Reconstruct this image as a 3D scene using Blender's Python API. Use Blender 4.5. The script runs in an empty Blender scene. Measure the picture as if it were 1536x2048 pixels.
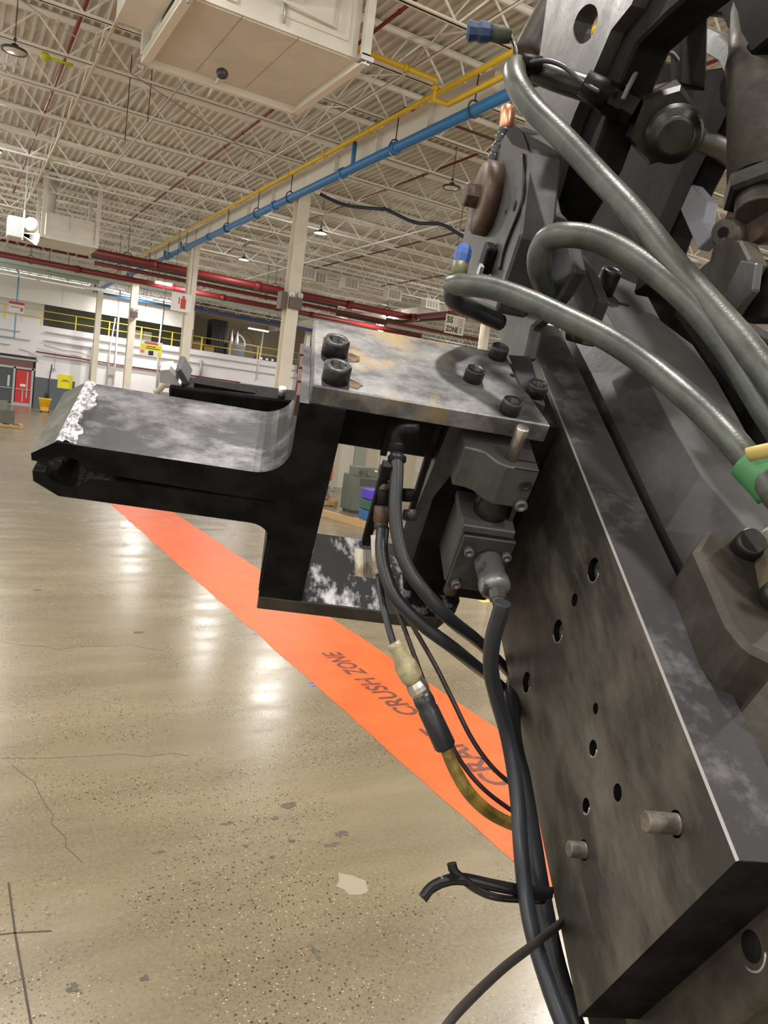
import bpy, bmesh, math, random
from mathutils import Vector, Matrix
random.seed(7)
C = bpy.context.scene.collection
SC = bpy.context.scene

# ------------------------------------------------------------------ camera
H = 2.1
F = 1560.0
A = Matrix(((0.86758814, 0.05237998, 0.49451709), (-0.48069767, -0.1663497, 0.86096314), (0.12736, -0.98467462, -0.11914409)))
CAMPOS = Vector((0, 0, H))
cam_data = bpy.data.cameras.new('camera')
cam = bpy.data.objects.new('camera', cam_data)
C.objects.link(cam)
cam_data.sensor_fit = 'VERTICAL'
cam_data.sensor_height = 24.0
cam_data.lens = F / 2048 * 24.0
cam_data.clip_start = 0.02
cam_data.clip_end = 300
R3 = Matrix((A.col[0], -A.col[1], -A.col[2])).transposed()
cam.matrix_world = Matrix.Translation(CAMPOS) @ R3.to_4x4()
SC.camera = cam
# ------------------------------------------------------------------ world, exposure
SC.view_settings.view_transform = 'Standard'
SC.view_settings.look = 'None'
SC.view_settings.gamma = 1.0
SC.view_settings.use_curve_mapping = False
SC.view_settings.exposure = 0.40
SC.cycles.max_bounces = 6
SC.cycles.diffuse_bounces = 4
SC.cycles.glossy_bounces = 3
SC.cycles.caustics_reflective = False
SC.cycles.caustics_refractive = False
w = bpy.data.worlds.new('World')
SC.world = w
w.use_nodes = True
w.node_tree.nodes['Background'].inputs[0].default_value = (1.0, 0.955, 0.88, 1)
w.node_tree.nodes['Background'].inputs[1].default_value = 1.2
LAMP_W = 220.0
LAMP_COL = (1.0, 0.95, 0.89)


def ray(px, py):
    return A @ Vector((px - 768, py - 1024, F))


def on(px, py, ax, val):
    """point of the hall seen at a photo pixel, on the plane axis=val"""
    d = ray(px, py)
    t = (val - CAMPOS[ax]) / d[ax]
    return CAMPOS + d * t


def dep(px, py, depth):
    return CAMPOS + A @ Vector(((px - 768) / F, (py - 1024) / F, 1.0)) * depth


# machine frame: origin = near left corner of the upper plate
MU = Vector((0.93628587, -0.34947552, -0.03515167))
MP = Vector((0.31476037, 0.79042218, 0.52550803))
MN = Vector((-0.15586753, -0.5030901, 0.85006215))
MO = dep(625, 770, 0.95)
MM = Matrix((MU, MP, MN)).transposed().to_4x4()
MM.translation = MO
MI = MM.inverted()


def mm(u, p, n):
    return MM @ Vector((u, p, n))


def mpx(px, py, ax, val):
    """machine coordinates (u,p,n) of a photo pixel on the machine plane axis=val"""
    o = MI @ CAMPOS
    d = (MI.to_3x3()) @ ray(px, py)
    t = (val - o[ax]) / d[ax]
    return o + d * t


# ------------------------------------------------------------------ materials
MATS = {}


def nt(m):
    m.use_nodes = True
    t = m.node_tree
    return t, t.nodes['Principled BSDF']


def mat(name, col, rough=0.5, metal=0.0, var=0.0, scale=8.0, bump=0.0, bscale=40.0, col2=None, lo=0.4, hi=0.6, emit=None, coat=0.0, stretch=(1, 1, 1), rough2=None, detail=6, spec=None):
    if name in MATS:
        return MATS[name]
    m = bpy.data.materials.new(name)
    t, b = nt(m)
    b.inputs['Base Color'].default_value = (*col, 1)
    b.inputs['Roughness'].default_value = rough
    b.inputs['Metallic'].default_value = metal
    if spec is not None:
        b.inputs['Specular IOR Level'].default_value = spec
    if coat:
        b.inputs['Coat Weight'].default_value = coat
    if emit:
        b.inputs['Emission Color'].default_value = (*emit[0], 1)
        b.inputs['Emission Strength'].default_value = emit[1]
    tc = t.nodes.new('ShaderNodeTexCoord')
    mp = t.nodes.new('ShaderNodeMapping')
    mp.inputs['Scale'].default_value = stretch
    t.links.new(tc.outputs['Object'], mp.inputs['Vector'])
    if var or col2:
        n = t.nodes.new('ShaderNodeTexNoise')
        n.inputs['Scale'].default_value = scale
        n.inputs['Detail'].default_value = detail
        n.inputs['Roughness'].default_value = 0.62
        t.links.new(mp.outputs[0], n.inputs['Vector'])
        r = t.nodes.new('ShaderNodeValToRGB')
        r.color_ramp.elements[0].position = lo
        r.color_ramp.elements[1].position = hi
        if col2:
            r.color_ramp.elements[0].color = (*col, 1)
            r.color_ramp.elements[1].color = (*col2, 1)
        else:
            r.color_ramp.elements[0].color = (*[c * (1 - var) for c in col], 1)
            r.color_ramp.elements[1].color = (*[min(1, c * (1 + var)) for c in col], 1)
        t.links.new(n.outputs['Fac'], r.inputs[0])
        t.links.new(r.outputs[0], b.inputs['Base Color'])
        if rough2 is not None:
            mr = t.nodes.new('ShaderNodeMapRange')
            mr.inputs['From Min'].default_value = lo
            mr.inputs['From Max'].default_value = hi
            mr.inputs['To Min'].default_value = rough
            mr.inputs['To Max'].default_value = rough2
            t.links.new(n.outputs['Fac'], mr.inputs['Value'])
            t.links.new(mr.outputs[0], b.inputs['Roughness'])
    if bump:
        n2 = t.nodes.new('ShaderNodeTexNoise')
        n2.inputs['Scale'].default_value = bscale
        n2.inputs['Detail'].default_value = 4
        t.links.new(mp.outputs[0], n2.inputs['Vector'])
        bp = t.nodes.new('ShaderNodeBump')
        bp.inputs['Strength'].default_value = bump
        bp.inputs['Distance'].default_value = 0.01
        t.links.new(n2.outputs['Fac'], bp.inputs['Height'])
        t.links.new(bp.outputs[0], b.inputs['Normal'])
    MATS[name] = m
    return m


def mix(t, fac, c1, c2):
    mx = t.nodes.new('ShaderNodeMix')
    mx.data_type = 'RGBA'
    for i, s in ((0, fac), (6, c1), (7, c2)):
        if hasattr(s, 'links'):
            t.links.new(s, mx.inputs[i])
        elif i == 0:
            mx.inputs[0].default_value = s
        else:
            mx.inputs[i].default_value = (*s, 1)
    return mx.outputs[2]


def ramp(t, src, p0, p1, c0=(0, 0, 0), c1=(1, 1, 1)):
    r = t.nodes.new('ShaderNodeValToRGB')
    r.color_ramp.elements[0].position = p0
    r.color_ramp.elements[1].position = p1
    r.color_ramp.elements[0].color = (*c0, 1)
    r.color_ramp.elements[1].color = (*c1, 1)
    t.links.new(src, r.inputs[0])
    return r.outputs[0]


def noise(t, vec, scale, detail=5, rough=0.6, stretch=None):
    if stretch:
        mp = t.nodes.new('ShaderNodeMapping')
        mp.inputs['Scale'].default_value = stretch
        t.links.new(vec, mp.inputs['Vector'])
        vec = mp.outputs[0]
    n = t.nodes.new('ShaderNodeTexNoise')
    n.inputs['Scale'].default_value = scale
    n.inputs['Detail'].default_value = detail
    n.inputs['Roughness'].default_value = rough
    t.links.new(vec, n.inputs['Vector'])
    return n.outputs['Fac']


def floor_material():
    m = bpy.data.materials.new('polished_concrete')
    t, b = nt(m)
    tc = t.nodes.new('ShaderNodeTexCoord').outputs['Object']
    big = noise(t, tc, 0.6, 6, 0.62, (0.7, 2.6, 1))
    base = ramp(t, big, 0.32, 0.68, (0.118, 0.098, 0.060), (0.222, 0.185, 0.115))
    fine = noise(t, tc, 55, 4)
    base = mix(t, ramp(t, fine, 0.35, 0.7), base, mix(t, 0.5, base, (0.24, 0.205, 0.14)))
    # aggregate stones
    for sc, thr, dens, col in ((52, 0.27, 0.66, (0.050, 0.033, 0.021)), (75, 0.22, 0.74, (0.46, 0.40, 0.29)), (120, 0.30, 0.58, (0.085, 0.062, 0.040)), (32, 0.20, 0.74, (0.12, 0.085, 0.055))):
        v = t.nodes.new('ShaderNodeTexVoronoi')
        v.inputs['Scale'].default_value = sc
        t.links.new(tc, v.inputs['Vector'])
        inside = ramp(t, v.outputs['Distance'], thr, thr + 0.05, (1, 1, 1), (0, 0, 0))
        pick = ramp(t, v.outputs['Color'], dens, dens + 0.02)
        patch = ramp(t, noise(t, tc, 1.1, 2), 0.38, 0.55)
        mu = t.nodes.new('ShaderNodeMath'); mu.operation = 'MULTIPLY'
        t.links.new(inside, mu.inputs[0]); t.links.new(pick, mu.inputs[1])
        mu2 = t.nodes.new('ShaderNodeMath'); mu2.operation = 'MULTIPLY'
        t.links.new(mu.outputs[0], mu2.inputs[0]); t.links.new(patch, mu2.inputs[1])
        base = mix(t, mu2.outputs[0], base, col)
    # old stains
    st = ramp(t, noise(t, tc, 3.2, 6, 0.7), 0.70, 0.735)
    base = mix(t, st, base, (0.12, 0.095, 0.065))
    t.links.new(base, b.inputs['Base Color'])
    rg = t.nodes.new('ShaderNodeMapRange')
    t.links.new(noise(t, tc, 0.9, 5, 0.6, (1, 3, 1)), rg.inputs['Value'])
    rg.inputs['From Min'].default_value = 0.3; rg.inputs['From Max'].default_value = 0.7
    rg.inputs['To Min'].default_value = 0.17; rg.inputs['To Max'].default_value = 0.32
    t.links.new(rg.outputs[0], b.inputs['Roughness'])
    bp = t.nodes.new('ShaderNodeBump')
    bp.inputs['Strength'].default_value = 0.035
    bp.inputs['Distance'].default_value = 0.004
    t.links.new(noise(t, tc, 9, 5), bp.inputs['Height'])
    t.links.new(bp.outputs[0], b.inputs['Normal'])
    MATS['floor'] = m
    return m


def stripe_material():
    m = bpy.data.materials.new('orange_floor_paint')
    t, b = nt(m)
    tc = t.nodes.new('ShaderNodeTexCoord').outputs['Object']
    base = ramp(t, noise(t, tc, 3, 6, 0.65), 0.3, 0.7, (0.56, 0.085, 0.016), (0.72, 0.125, 0.028))
    chips = ramp(t, noise(t, tc, 4.5, 7, 0.72, (1.3, 0.8, 1)), 0.695, 0.71)
    base = mix(t, chips, base, (0.24, 0.22, 0.15))
    scr = ramp(t, noise(t, tc, 5, 4, 0.7, (9, 0.7, 1)), 0.66, 0.70)
    base = mix(t, scr, base, (0.36, 0.06, 0.02))
    t.links.new(base, b.inputs['Base Color'])
    b.inputs['Roughness'].default_value = 0.42
    b.inputs['Specular IOR Level'].default_value = 0.3
    MATS['stripe'] = m
    return m


def worn_material(name, base, smear, lo, hi, scale, stretch, rough=0.42, rust=None, rust_lo=0.6, rust_hi=0.68, smear_rough=0.35, metal=0.25, spec=0.5):
    """dark shop-worn steel with smears of a second colour and optional rust patches"""
    if name in MATS:
        return MATS[name]
    m = bpy.data.materials.new(name)
    t, b = nt(m)
    tc = t.nodes.new('ShaderNodeTexCoord').outputs['Object']
    # turn into machine axes so that wear follows the part
    mp = t.nodes.new('ShaderNodeVectorRotate')
    mp.rotation_type = 'EULER_XYZ'
    mp.invert = True
    e = MM.to_3x3().to_euler('XYZ')
    mp.inputs['Rotation'].default_value = e
    t.links.new(tc, mp.inputs['Vector'])
    v = mp.outputs[0]
    f = ramp(t, noise(t, v, scale, 8, 0.68, stretch), lo, hi)
    col = mix(t, f, base, smear)
    if rust:
        col = mix(t, ramp(t, noise(t, v, 9, 6, 0.65), rust_lo, rust_hi), col, rust)
    fine = noise(t, v, 90, 4)
    col = mix(t, ramp(t, fine, 0.55, 0.8, (0, 0, 0), (0.35, 0.35, 0.35)), col, [c * 1.9 + 0.01 for c in base])
    t.links.new(col, b.inputs['Base Color'])
    rr = t.nodes.new('ShaderNodeMapRange')
    rr.inputs['To Min'].default_value = rough
    rr.inputs['To Max'].default_value = smear_rough
    t.links.new(f, rr.inputs['Value'])
    t.links.new(rr.outputs[0], b.inputs['Roughness'])
    b.inputs['Metallic'].default_value = metal
    b.inputs['Specular IOR Level'].default_value = spec
    bp = t.nodes.new('ShaderNodeBump')
    bp.inputs['Strength'].default_value = 0.25
    bp.inputs['Distance'].default_value = 0.0015
    t.links.new(noise(t, v, 70, 5), bp.inputs['Height'])
    t.links.new(bp.outputs[0], b.inputs['Normal'])
    MATS[name] = m
    return m


floor_material(); stripe_material()
M_DECK = mat('roof_deck_paint', (0.66, 0.64, 0.585), 0.55, var=0.06, scale=0.8)
M_JOIST = mat('joist_paint', (0.88, 0.86, 0.80), 0.5)
M_GIRD = mat('girder_paint', (0.80, 0.77, 0.70), 0.5)
M_COL = mat('column_paint', (0.76, 0.71, 0.60), 0.45, var=0.05, scale=2)
M_WALL = mat('wall_white', (0.80, 0.80, 0.84), 0.6, var=0.04, scale=0.5)
M_WALLB = mat('panel_white', (0.82, 0.80, 0.77), 0.6, var=0.03, scale=0.5)
M_DADO = mat('dado_grey', (0.10, 0.115, 0.14), 0.5)
M_DKGREEN = mat('grey_green_wall', (0.10, 0.10, 0.075), 0.7)
M_BEIGE = mat('beige_wall', (0.30, 0.25, 0.17), 0.7)
M_CONDUIT = mat('conduit_grey', (0.42, 0.40, 0.40), 0.45)
M_YEL = mat('yellow_paint', (0.75, 0.50, 0.03), 0.4)
M_RAIL = mat('rail_yellow', (0.78, 0.60, 0.06), 0.45)
M_BLUE = mat('blue_pipe_paint', (0.035, 0.19, 0.46), 0.4)
M_RED = mat('red_pipe_paint', (0.19, 0.018, 0.020), 0.45)
M_TEAL = mat('pale_teal_paint', (0.52, 0.62, 0.60), 0.5)
M_DARKPIPE = mat('dark_pipe', (0.035, 0.03, 0.028), 0.5)
M_BROWNPIPE = mat('brown_pipe', (0.10, 0.045, 0.035), 0.5)
M_HVAC = mat('hvac_cream', (0.70, 0.68, 0.62), 0.5, var=0.05, scale=1.5)
M_HVACD = mat('hvac_grille_dark', (0.03, 0.035, 0.05), 0.6)
M_STEEL = mat('galvanised', (0.45, 0.45, 0.45), 0.4, metal=0.7)
M_LENS = mat('lamp_lens', (1, 1, 1), 0.5, emit=((1.0, 0.97, 0.92), 25.0))
M_TUBE = mat('tube_lamp', (1, 1, 1), 0.5, emit=((1.0, 0.95, 0.90), 14.0))
M_DK = mat('lamp_housing', (0.04, 0.04, 0.045), 0.4)
M_BLACK = mat('black_paint', (0.007, 0.007, 0.0075), 0.5, var=0.5, scale=20, bump=0.15, bscale=120, spec=.10)
M_RUBBER = mat('black_rubber', (0.016, 0.018, 0.022), 0.38, bump=0.05, bscale=200)
M_WHITE = mat('white_sheet', (0.82, 0.81, 0.78), 0.6)
M_INK = mat('black_ink', (0.02, 0.02, 0.02), 0.6)
M_REDINK = mat('red_ink', (0.55, 0.06, 0.05), 0.6)
M_WOOD = mat('pallet_wood', (0.42, 0.28, 0.13), 0.7, var=0.3, scale=6, stretch=(1, 12, 12))


# ------------------------------------------------------------------ mesh builder
class MB:
    def __init__(self, T=None):
        self.bm = bmesh.new()
        self.T = T

    def quad_ring(self, rings, cap=True, mi=0, closed=False, smooth=True):
        vs = [[self.bm.verts.new(p) for p in r] for r in rings]
        n = len(vs[0])
        rng = range(len(vs)) if closed else range(len(vs) - 1)
        for i in rng:
            a, b_ = vs[i], vs[(i + 1) % len(vs)]
            for j in range(n):
                f = self.bm.faces.new((a[j], a[(j + 1) % n], b_[(j + 1) % n], b_[j]))
                f.material_index = mi
                f.smooth = smooth
        if cap and not closed:
            for r, rev in ((vs[0], True), (vs[-1], False)):
                f = self.bm.faces.new(r[::-1] if rev else r)
                f.material_index = mi
        return self

    def box(self, c, s, rot=None, mi=0):
        c = Vector(c)
        m = rot.to_3x3() if rot else Matrix.Identity(3)
        v = []
        for z in (-.5, .5):
            for x, y in ((-.5, -.5), (.5, -.5), (.5, .5), (-.5, .5)):
                v.append(self.bm.verts.new(c + m @ Vector((x * s[0], y * s[1], z * s[2]))))
        for q in ((3, 2, 1, 0), (4, 5, 6, 7), (0, 1, 5, 4), (1, 2, 6, 5), (2, 3, 7, 6), (3, 0, 4, 7)):
            f = self.bm.faces.new([v[i] for i in q])
            f.material_index = mi
        return self

    def bb(self, x0, x1, y0, y1, z0, z1, mi=0):
        return self.box(((x0 + x1) / 2, (y0 + y1) / 2, (z0 + z1) / 2), (abs(x1 - x0), abs(y1 - y0), abs(z1 - z0)), mi=mi)

    def prism(self, poly, ax, a, b_, mi=0, mitop=None):
        """poly: 2-D points in the two other axes (cyclic order kept), extruded along ax from a to b"""
        o = [i for i in range(3) if i != ax]

        def P(q, v):
            r = [0, 0, 0]
            r[o[0]], r[o[1]], r[ax] = q[0], q[1], v
            return Vector(r)
        lo = [self.bm.verts.new(P(q, a)) for q in poly]
        hi = [self.bm.verts.new(P(q, b_)) for q in poly]
        n = len(poly)
        fs = [self.bm.faces.new(lo[::-1]), self.bm.faces.new(hi)]
        fs[0].material_index = mi
        fs[1].material_index = mi if mitop is None else mitop
        for i in range(n):
            f = self.bm.faces.new((lo[i], lo[(i + 1) % n], hi[(i + 1) % n], hi[i]))
            f.material_index = mi
            fs.append(f)
        return fs

    def holed(self, poly, holes, ax, a, b_, mi=0, mihole=None, back=True):
        """prism with through holes"""
        o = [i for i in range(3) if i != ax]

        def P(q, v):
            r = [0, 0, 0]
            r[o[0]], r[o[1]], r[ax] = q[0], q[1], v
            return Vector(r)
        loops = [poly] + holes
        caps = []
        for v in ((a, b_) if back else (a,)):
            edges = []
            for lp_ in loops:
                vs = [self.bm.verts.new(P(q, v)) for q in lp_]
                for i in range(len(vs)):
                    edges.append(self.bm.edges.new((vs[i], vs[(i + 1) % len(vs)])))
            g = bmesh.ops.triangle_fill(self.bm, edges=edges, use_beauty=True, use_dissolve=False)
            for f in g['geom']:
                if isinstance(f, bmesh.types.BMFace):
                    f.material_index = mi
        for li, lp_ in enumerate(loops):
            lo = [self.bm.verts.new(P(q, a)) for q in lp_]
            hi = [self.bm.verts.new(P(q, b_)) for q in lp_]
            for i in range(len(lp_)):
                f = self.bm.faces.new((lo[i], lo[(i + 1) % len(lp_)], hi[(i + 1) % len(lp_)], hi[i]))
                f.material_index = mi if li == 0 or mihole is None else mihole
        bmesh.ops.remove_doubles(self.bm, verts=self.bm.verts, dist=1e-6)
        return self

    def cyl(self, p0, p1, r0, r1=None, seg=16, cap=True, mi=0, smooth=True):
        p0, p1 = Vector(p0), Vector(p1)
        r1 = r0 if r1 is None else r1
        d = (p1 - p0).normalized()
        x = d.orthogonal().normalized()
        y = d.cross(x)
        rings = []
        for p, r in ((p0, r0), (p1, r1)):
            rings.append([p + (x * math.cos(2 * math.pi * i / seg) + y * math.sin(2 * math.pi * i / seg)) * r for i in range(seg)])
        self.quad_ring(rings, cap, mi, smooth=smooth)
        return self

    def lathe(self, p0, d, prof, seg=24, mi=0, cap=True, ref=None, smooth=True):
        """prof: list of (distance along d, radius)"""
        p0 = Vector(p0); d = Vector(d).normalized()
        x = (Vector(ref) - d * d.dot(Vector(ref))).normalized() if ref is not None else d.orthogonal().normalized()
        y = d.cross(x)
        rings = [[p0 + d * h + (x * math.cos(2 * math.pi * i / seg) + y * math.sin(2 * math.pi * i / seg)) * r for i in range(seg)] for h, r in prof]
        self.quad_ring(rings, cap, mi, smooth=smooth)
        return self

    def tube(self, pts, r, seg=10, sub=6, mi=0, flat=None, smooth=True):
        pts = [Vector(p) for p in pts]
        if sub > 1 and len(pts) > 2:
            q = []
            P = [pts[0] * 2 - pts[1]] + pts + [pts[-1] * 2 - pts[-2]]
            for i in range(1, len(P) - 2):
                for k in range(sub):
                    t = k / sub
                    a, b_, c, d = P[i - 1], P[i], P[i + 1], P[i + 2]
                    q.append(0.5 * ((2 * b_) + (c - a) * t + (2 * a - 5 * b_ + 4 * c - d) * t * t + (3 * b_ - a - 3 * c + d) * t ** 3))
            q.append(pts[-1])
        else:
            q = pts
        rings = []
        x = None
        for i, p in enumerate(q):
            d = (q[min(i + 1, len(q) - 1)] - q[max(i - 1, 0)]).normalized()
            if x is None:
                x = d.orthogonal().normalized() if flat is None else (flat - d * d.dot(flat)).normalized()
            x = (x - d * d.dot(x)).normalized()
            y = d.cross(x)
            rr = r(i / (len(q) - 1)) if callable(r) else r
            rx, ry = rr if isinstance(rr, tuple) else (rr, rr)
            rings.append([p + x * math.cos(2 * math.pi * j / seg) * rx + y * math.sin(2 * math.pi * j / seg) * ry for j in range(seg)])
        self.quad_ring(rings, True, mi, smooth=smooth)
        return self

    def bevel(self, w, seg=1):
        bmesh.ops.recalc_face_normals(self.bm, faces=self.bm.faces)
        es = [e for e in self.bm.edges if len(e.link_faces) == 2 and e.calc_face_angle(0) > 0.6]
        bmesh.ops.bevel(self.bm, geom=es, offset=w, segments=seg, affect='EDGES', clamp_overlap=True, profile=0.6)
        return self

    def mesh(self, name, shift=None):
        bmesh.ops.recalc_face_normals(self.bm, faces=self.bm.faces)
        if self.T is not None:
            bmesh.ops.transform(self.bm, matrix=self.T, verts=self.bm.verts)
        if shift is not None:
            bmesh.ops.translate(self.bm, vec=-Vector(shift), verts=self.bm.verts)
        me = bpy.data.meshes.new(name)
        self.bm.to_mesh(me)
        self.bm.free()
        return me


def link(name, me, mats, parent=None, loc=None, rotz=0):
    o = bpy.data.objects.new(name, me)
    C.objects.link(o)
    if mats is not None:
        for m in (mats if isinstance(mats, (list, tuple)) else [mats]):
            me.materials.append(m)
    if loc is not None:
        o.location = loc
    if rotz:
        o.rotation_euler = (0, 0, rotz)
    if parent is not None:
        o.parent = parent
    return o


def tag(o, label, cat, group=None, kind=None):
    o['label'] = label
    o['category'] = cat
    if group:
        o['group'] = group
    if kind:
        o['kind'] = kind
    return o


def thing(name, label, cat, loc=(0, 0, 0), rotz=0, group=None):
    o = bpy.data.objects.new(name, None)
    C.objects.link(o)
    o.location = loc
    o.rotation_euler = (0, 0, rotz)
    o.empty_display_size = 0.1
    return tag(o, label, cat, group)


def single(name, mb, mats, label, cat, group=None, base=None):
    """a thing that is one mesh, its origin at its base"""
    vs = [v.co for v in mb.bm.verts] if mb.T is None else [mb.T @ v.co for v in mb.bm.verts]
    if base is None:
        xs, ys, zs = [v[0] for v in vs], [v[1] for v in vs], [v[2] for v in vs]
        base = ((min(xs) + max(xs)) / 2, (min(ys) + max(ys)) / 2, min(zs))
    return tag(link(name, mb.mesh(name, base), mats, None, base), label, cat, group)


def struct(name, mb, mats, label=None):
    o = link(name, mb.mesh(name), mats)
    o['kind'] = 'structure'
    if label:
        o['label'] = label
    return o


def part(name, mb, mats, parent, root=None):
    """mesh of world (or mb.T-transformed) coordinates put under a thing whose empty stands at root.location"""
    r = root or parent
    loc = Vector(r.location) if root is None else Vector(root.location)
    return link(name, mb.mesh(name, loc), mats, parent)


def dup(src, parent, loc=None):
    o = src.copy()
    C.objects.link(o)
    o.parent = parent
    if loc is not None:
        o.location = loc
    return o


def text_mesh(s, size, extrude=0.0, align='LEFT', spacing=1.0, bold=0.0):
    cu = bpy.data.curves.new('txt', 'FONT')
    cu.body = s
    cu.size = size
    cu.extrude = extrude
    cu.align_x = align
    cu.space_character = spacing
    cu.offset = bold
    cu.resolution_u = 3
    o = bpy.data.objects.new('txt', cu)
    C.objects.link(o)
    dg = bpy.context.evaluated_depsgraph_get()
    me = bpy.data.meshes.new_from_object(o.evaluated_get(dg))
    bpy.data.objects.remove(o)
    return me

# ================================================================== the hall
XL, XR, Y0, YW = -6.0, 48.0, -14.0, 52.4
ZD = 8.68
GX = (-5.9, 7.7, 21.3, 34.9)          # girder lines
# floor
m = MB(); m.bb(XL - 6, XR, Y0, 60, -0.2, 0.0)
floor = struct('floor', m, MATS['floor'], 'polished beige concrete floor with exposed aggregate')
# saw-cut joints near the camera
for pts in (((17, 1765), (30, 1866), (62, 2048), (75, 2150)), ((-60, 1876), (30, 1866), (103, 1862))):
    m = MB()
    P = [on(x, y, 2, 0.0) for x, y in pts]
    for a, b in zip(P[:-1], P[1:]):
        d = (b - a); L = d.length
        m.box((a + b) / 2 + Vector((0, 0, 0.0005)), (L, 0.008, 0.001), Matrix.Rotation(math.atan2(d.y, d.x), 3, 'Z'))
    link('floor_joint', m.mesh('floor_joint'), mat('joint_dark', (0.05, 0.038, 0.028), 0.8), floor)
# hairline cracks
random.seed(3)
for pts in (((238, 1035), (233, 1065), (246, 1085), (250, 1100)), ((0, 1515), (140, 1518), (290, 1511), (380, 1512)), ((0, 1285), (120, 1297), (260, 1290), (330, 1302)), ((20, 1525), (60, 1570), (95, 1605), (110, 1645), (165, 1725))):
    m = MB()
    P = [on(x, y, 2, 0.0) for x, y in pts]
    Q = []
    for a, b in zip(P[:-1], P[1:]):
        k = max(2, int((b - a).length / 0.12))
        for i in range(k):
            q = a.lerp(b, i / k)
            Q.append(q + Vector((random.uniform(-.03, .03), random.uniform(-.03, .03), 0)))
    Q.append(P[-1])
    for a, b in zip(Q[:-1], Q[1:]):
        d = b - a
        m.box((a + b) / 2 + Vector((0, 0, 0.0004)), (d.length, 0.0035, 0.0008), Matrix.Rotation(math.atan2(d.y, d.x), 3, 'Z'))
    link('floor_crack', m.mesh('floor_crack'), mat('crack_brown', (0.062, 0.050, 0.034), .8), floor)

# dark scuffs and a paper-thin white paint chip on the floor
def blob(px, py, rx, ry, colour, name, kmin=0.35):
    m = MB()
    c = on(px, py, 2, 0.0)
    n = 14
    poly = []
    for i in range(n):
        a = 2 * math.pi * i / n
        k = random.uniform(kmin, 1.15)
        poly.append((c.x + math.cos(a) * rx * k, c.y + math.sin(a) * ry * k))
    m.prism(poly, 2, 0.0002, 0.0012)
    link(name, m.mesh(name), colour, floor)


M_SCUFF = mat('scuff_dark', (0.060, 0.050, 0.038), 0.6, col2=(0.10, 0.085, 0.06), lo=.45, hi=.6, scale=40)
for px, py, rx, ry in ((577, 1611, .055, .035), (550, 1637, .03, .02), (455, 1647, .04, .02), (320, 1705, .04, .015), (492, 1692, .02, .015), (290, 1957, .02, .02), (147, 1975, .025, .025), (680, 1668, .05, .035), (662, 1690, .05, .02), (630, 1905, .012, .05), (545, 1715, .02, .02), (390, 1766, .02, .015), (583, 1682, .02, .02), (75, 1180, .05, .03), (280, 1265, .06, .03)):
    blob(px, py, rx, ry, M_SCUFF, 'floor_scuff')
blob(702, 1767, .07, .085, mat('old_paint', (0.25, 0.22, 0.155), 0.6), 'floor_paint_spot', 0.75)
for px, py in ((510, 1268), (627, 1372), (623, 1366)):
    blob(px, py, .03, .02, mat('blue_spot', (0.06, 0.12, 0.35), 0.5), 'floor_paint_spot')

# orange stripe with stencilled lettering
st = thing('floor_stripe', 'wide orange stripe painted along the concrete floor', 'floor marking', (3.07, 10, 0.001))
m = MB()
n = 90
L_, R_ = [], []
for i in range(n + 1):
    y = 1.0 + 24.0 * i / n
    L_.append(Vector((2.582 + random.uniform(-.012, .012), y, 0.0016)))
    R_.append(Vector((3.558 + random.uniform(-.008, .008), y, 0.0016)))
vl = [m.bm.verts.new(p) for p in L_]; vr = [m.bm.verts.new(p) for p in R_]
for i in range(n):
    m.bm.faces.new((vl[i], vr[i], vr[i + 1], vl[i + 1]))
part('paint', m, MATS['stripe'], st)
for word, y, ln in (('CRANE', 3.44, 0.86), ('CRUSH', 4.53, 0.76), ('ZONE', 5.38, 0.56)):
    me = text_mesh(word, 0.27, 0.0, bold=0.006)
    xs = [v.co.x for v in me.vertices]; ys = [v.co.y for v in me.vertices]
    sx = ln / (max(xs) - min(xs)); sy = 0.185 / (max(ys) - min(ys))
    for v in me.vertices:
        v.co.x = (v.co.x - min(xs)) * sx
        v.co.y = v.co.y * sy
    o = link('lettering', me, mat('stencil_ink', (0.10, 0.028, 0.016), 0.5, col2=(0.45, 0.09, 0.03), lo=0.55, hi=0.72, scale=14), st, (3.135 - 3.07, y - 10, 0.0022 - 0.001 + 0.0006), math.pi / 2)
    o['label'] = 'black stencilled word ' + word

# roof deck: corrugated sheet with ribs running away from the camera
m = MB()
prof = []
x = XL - 0.5
while x < XR:
    prof += [(x, ZD + 0.055), (x + 0.105, ZD + 0.055), (x + 0.122, ZD), (x + 0.165, ZD)]
    x += 0.182
r0 = [m.bm.verts.new((a, Y0, b)) for a, b in prof]
r1 = [m.bm.verts.new((a, 60, b)) for a, b in prof]
for i in range(len(prof) - 1):
    m.bm.faces.new((r0[i], r0[i + 1], r1[i + 1], r1[i]))
struct('ceiling', m, M_DECK, 'cream corrugated steel roof deck')

# open web joists
PITCH = 1.165


def joist_meshes(L, off):
    tc = MB()
    for s in (-1, 1):
        tc.bb(0, L, s * 0.012, s * 0.075, 0.655, 0.667)
        tc.bb(0, L, s * 0.012, s * 0.024, 0.58, 0.667)
    bc = MB()
    for s in (-1, 1):
        bc.bb(0.25, L - 0.25, s * 0.010, s * 0.060, 0.0, 0.010)
        bc.bb(0.25, L - 0.25, s * 0.010, s * 0.020, 0.0, 0.055)
    webs = []
    x = off
    while x < L - 0.2:
        for dx in (-PITCH / 2, PITCH / 2):
            a, b = Vector((x, 0, 0.02)), Vector((x + dx, 0, 0.62))
            if 0.0 < b.x < L:
                webs.append((a, b))
        x += PITCH
    webs.append((Vector((0.28, 0, 0.02)), Vector((0.0, 0, 0.62))))
    return tc.mesh('top_chord'), bc.mesh('bottom_chord'), webs


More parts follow.
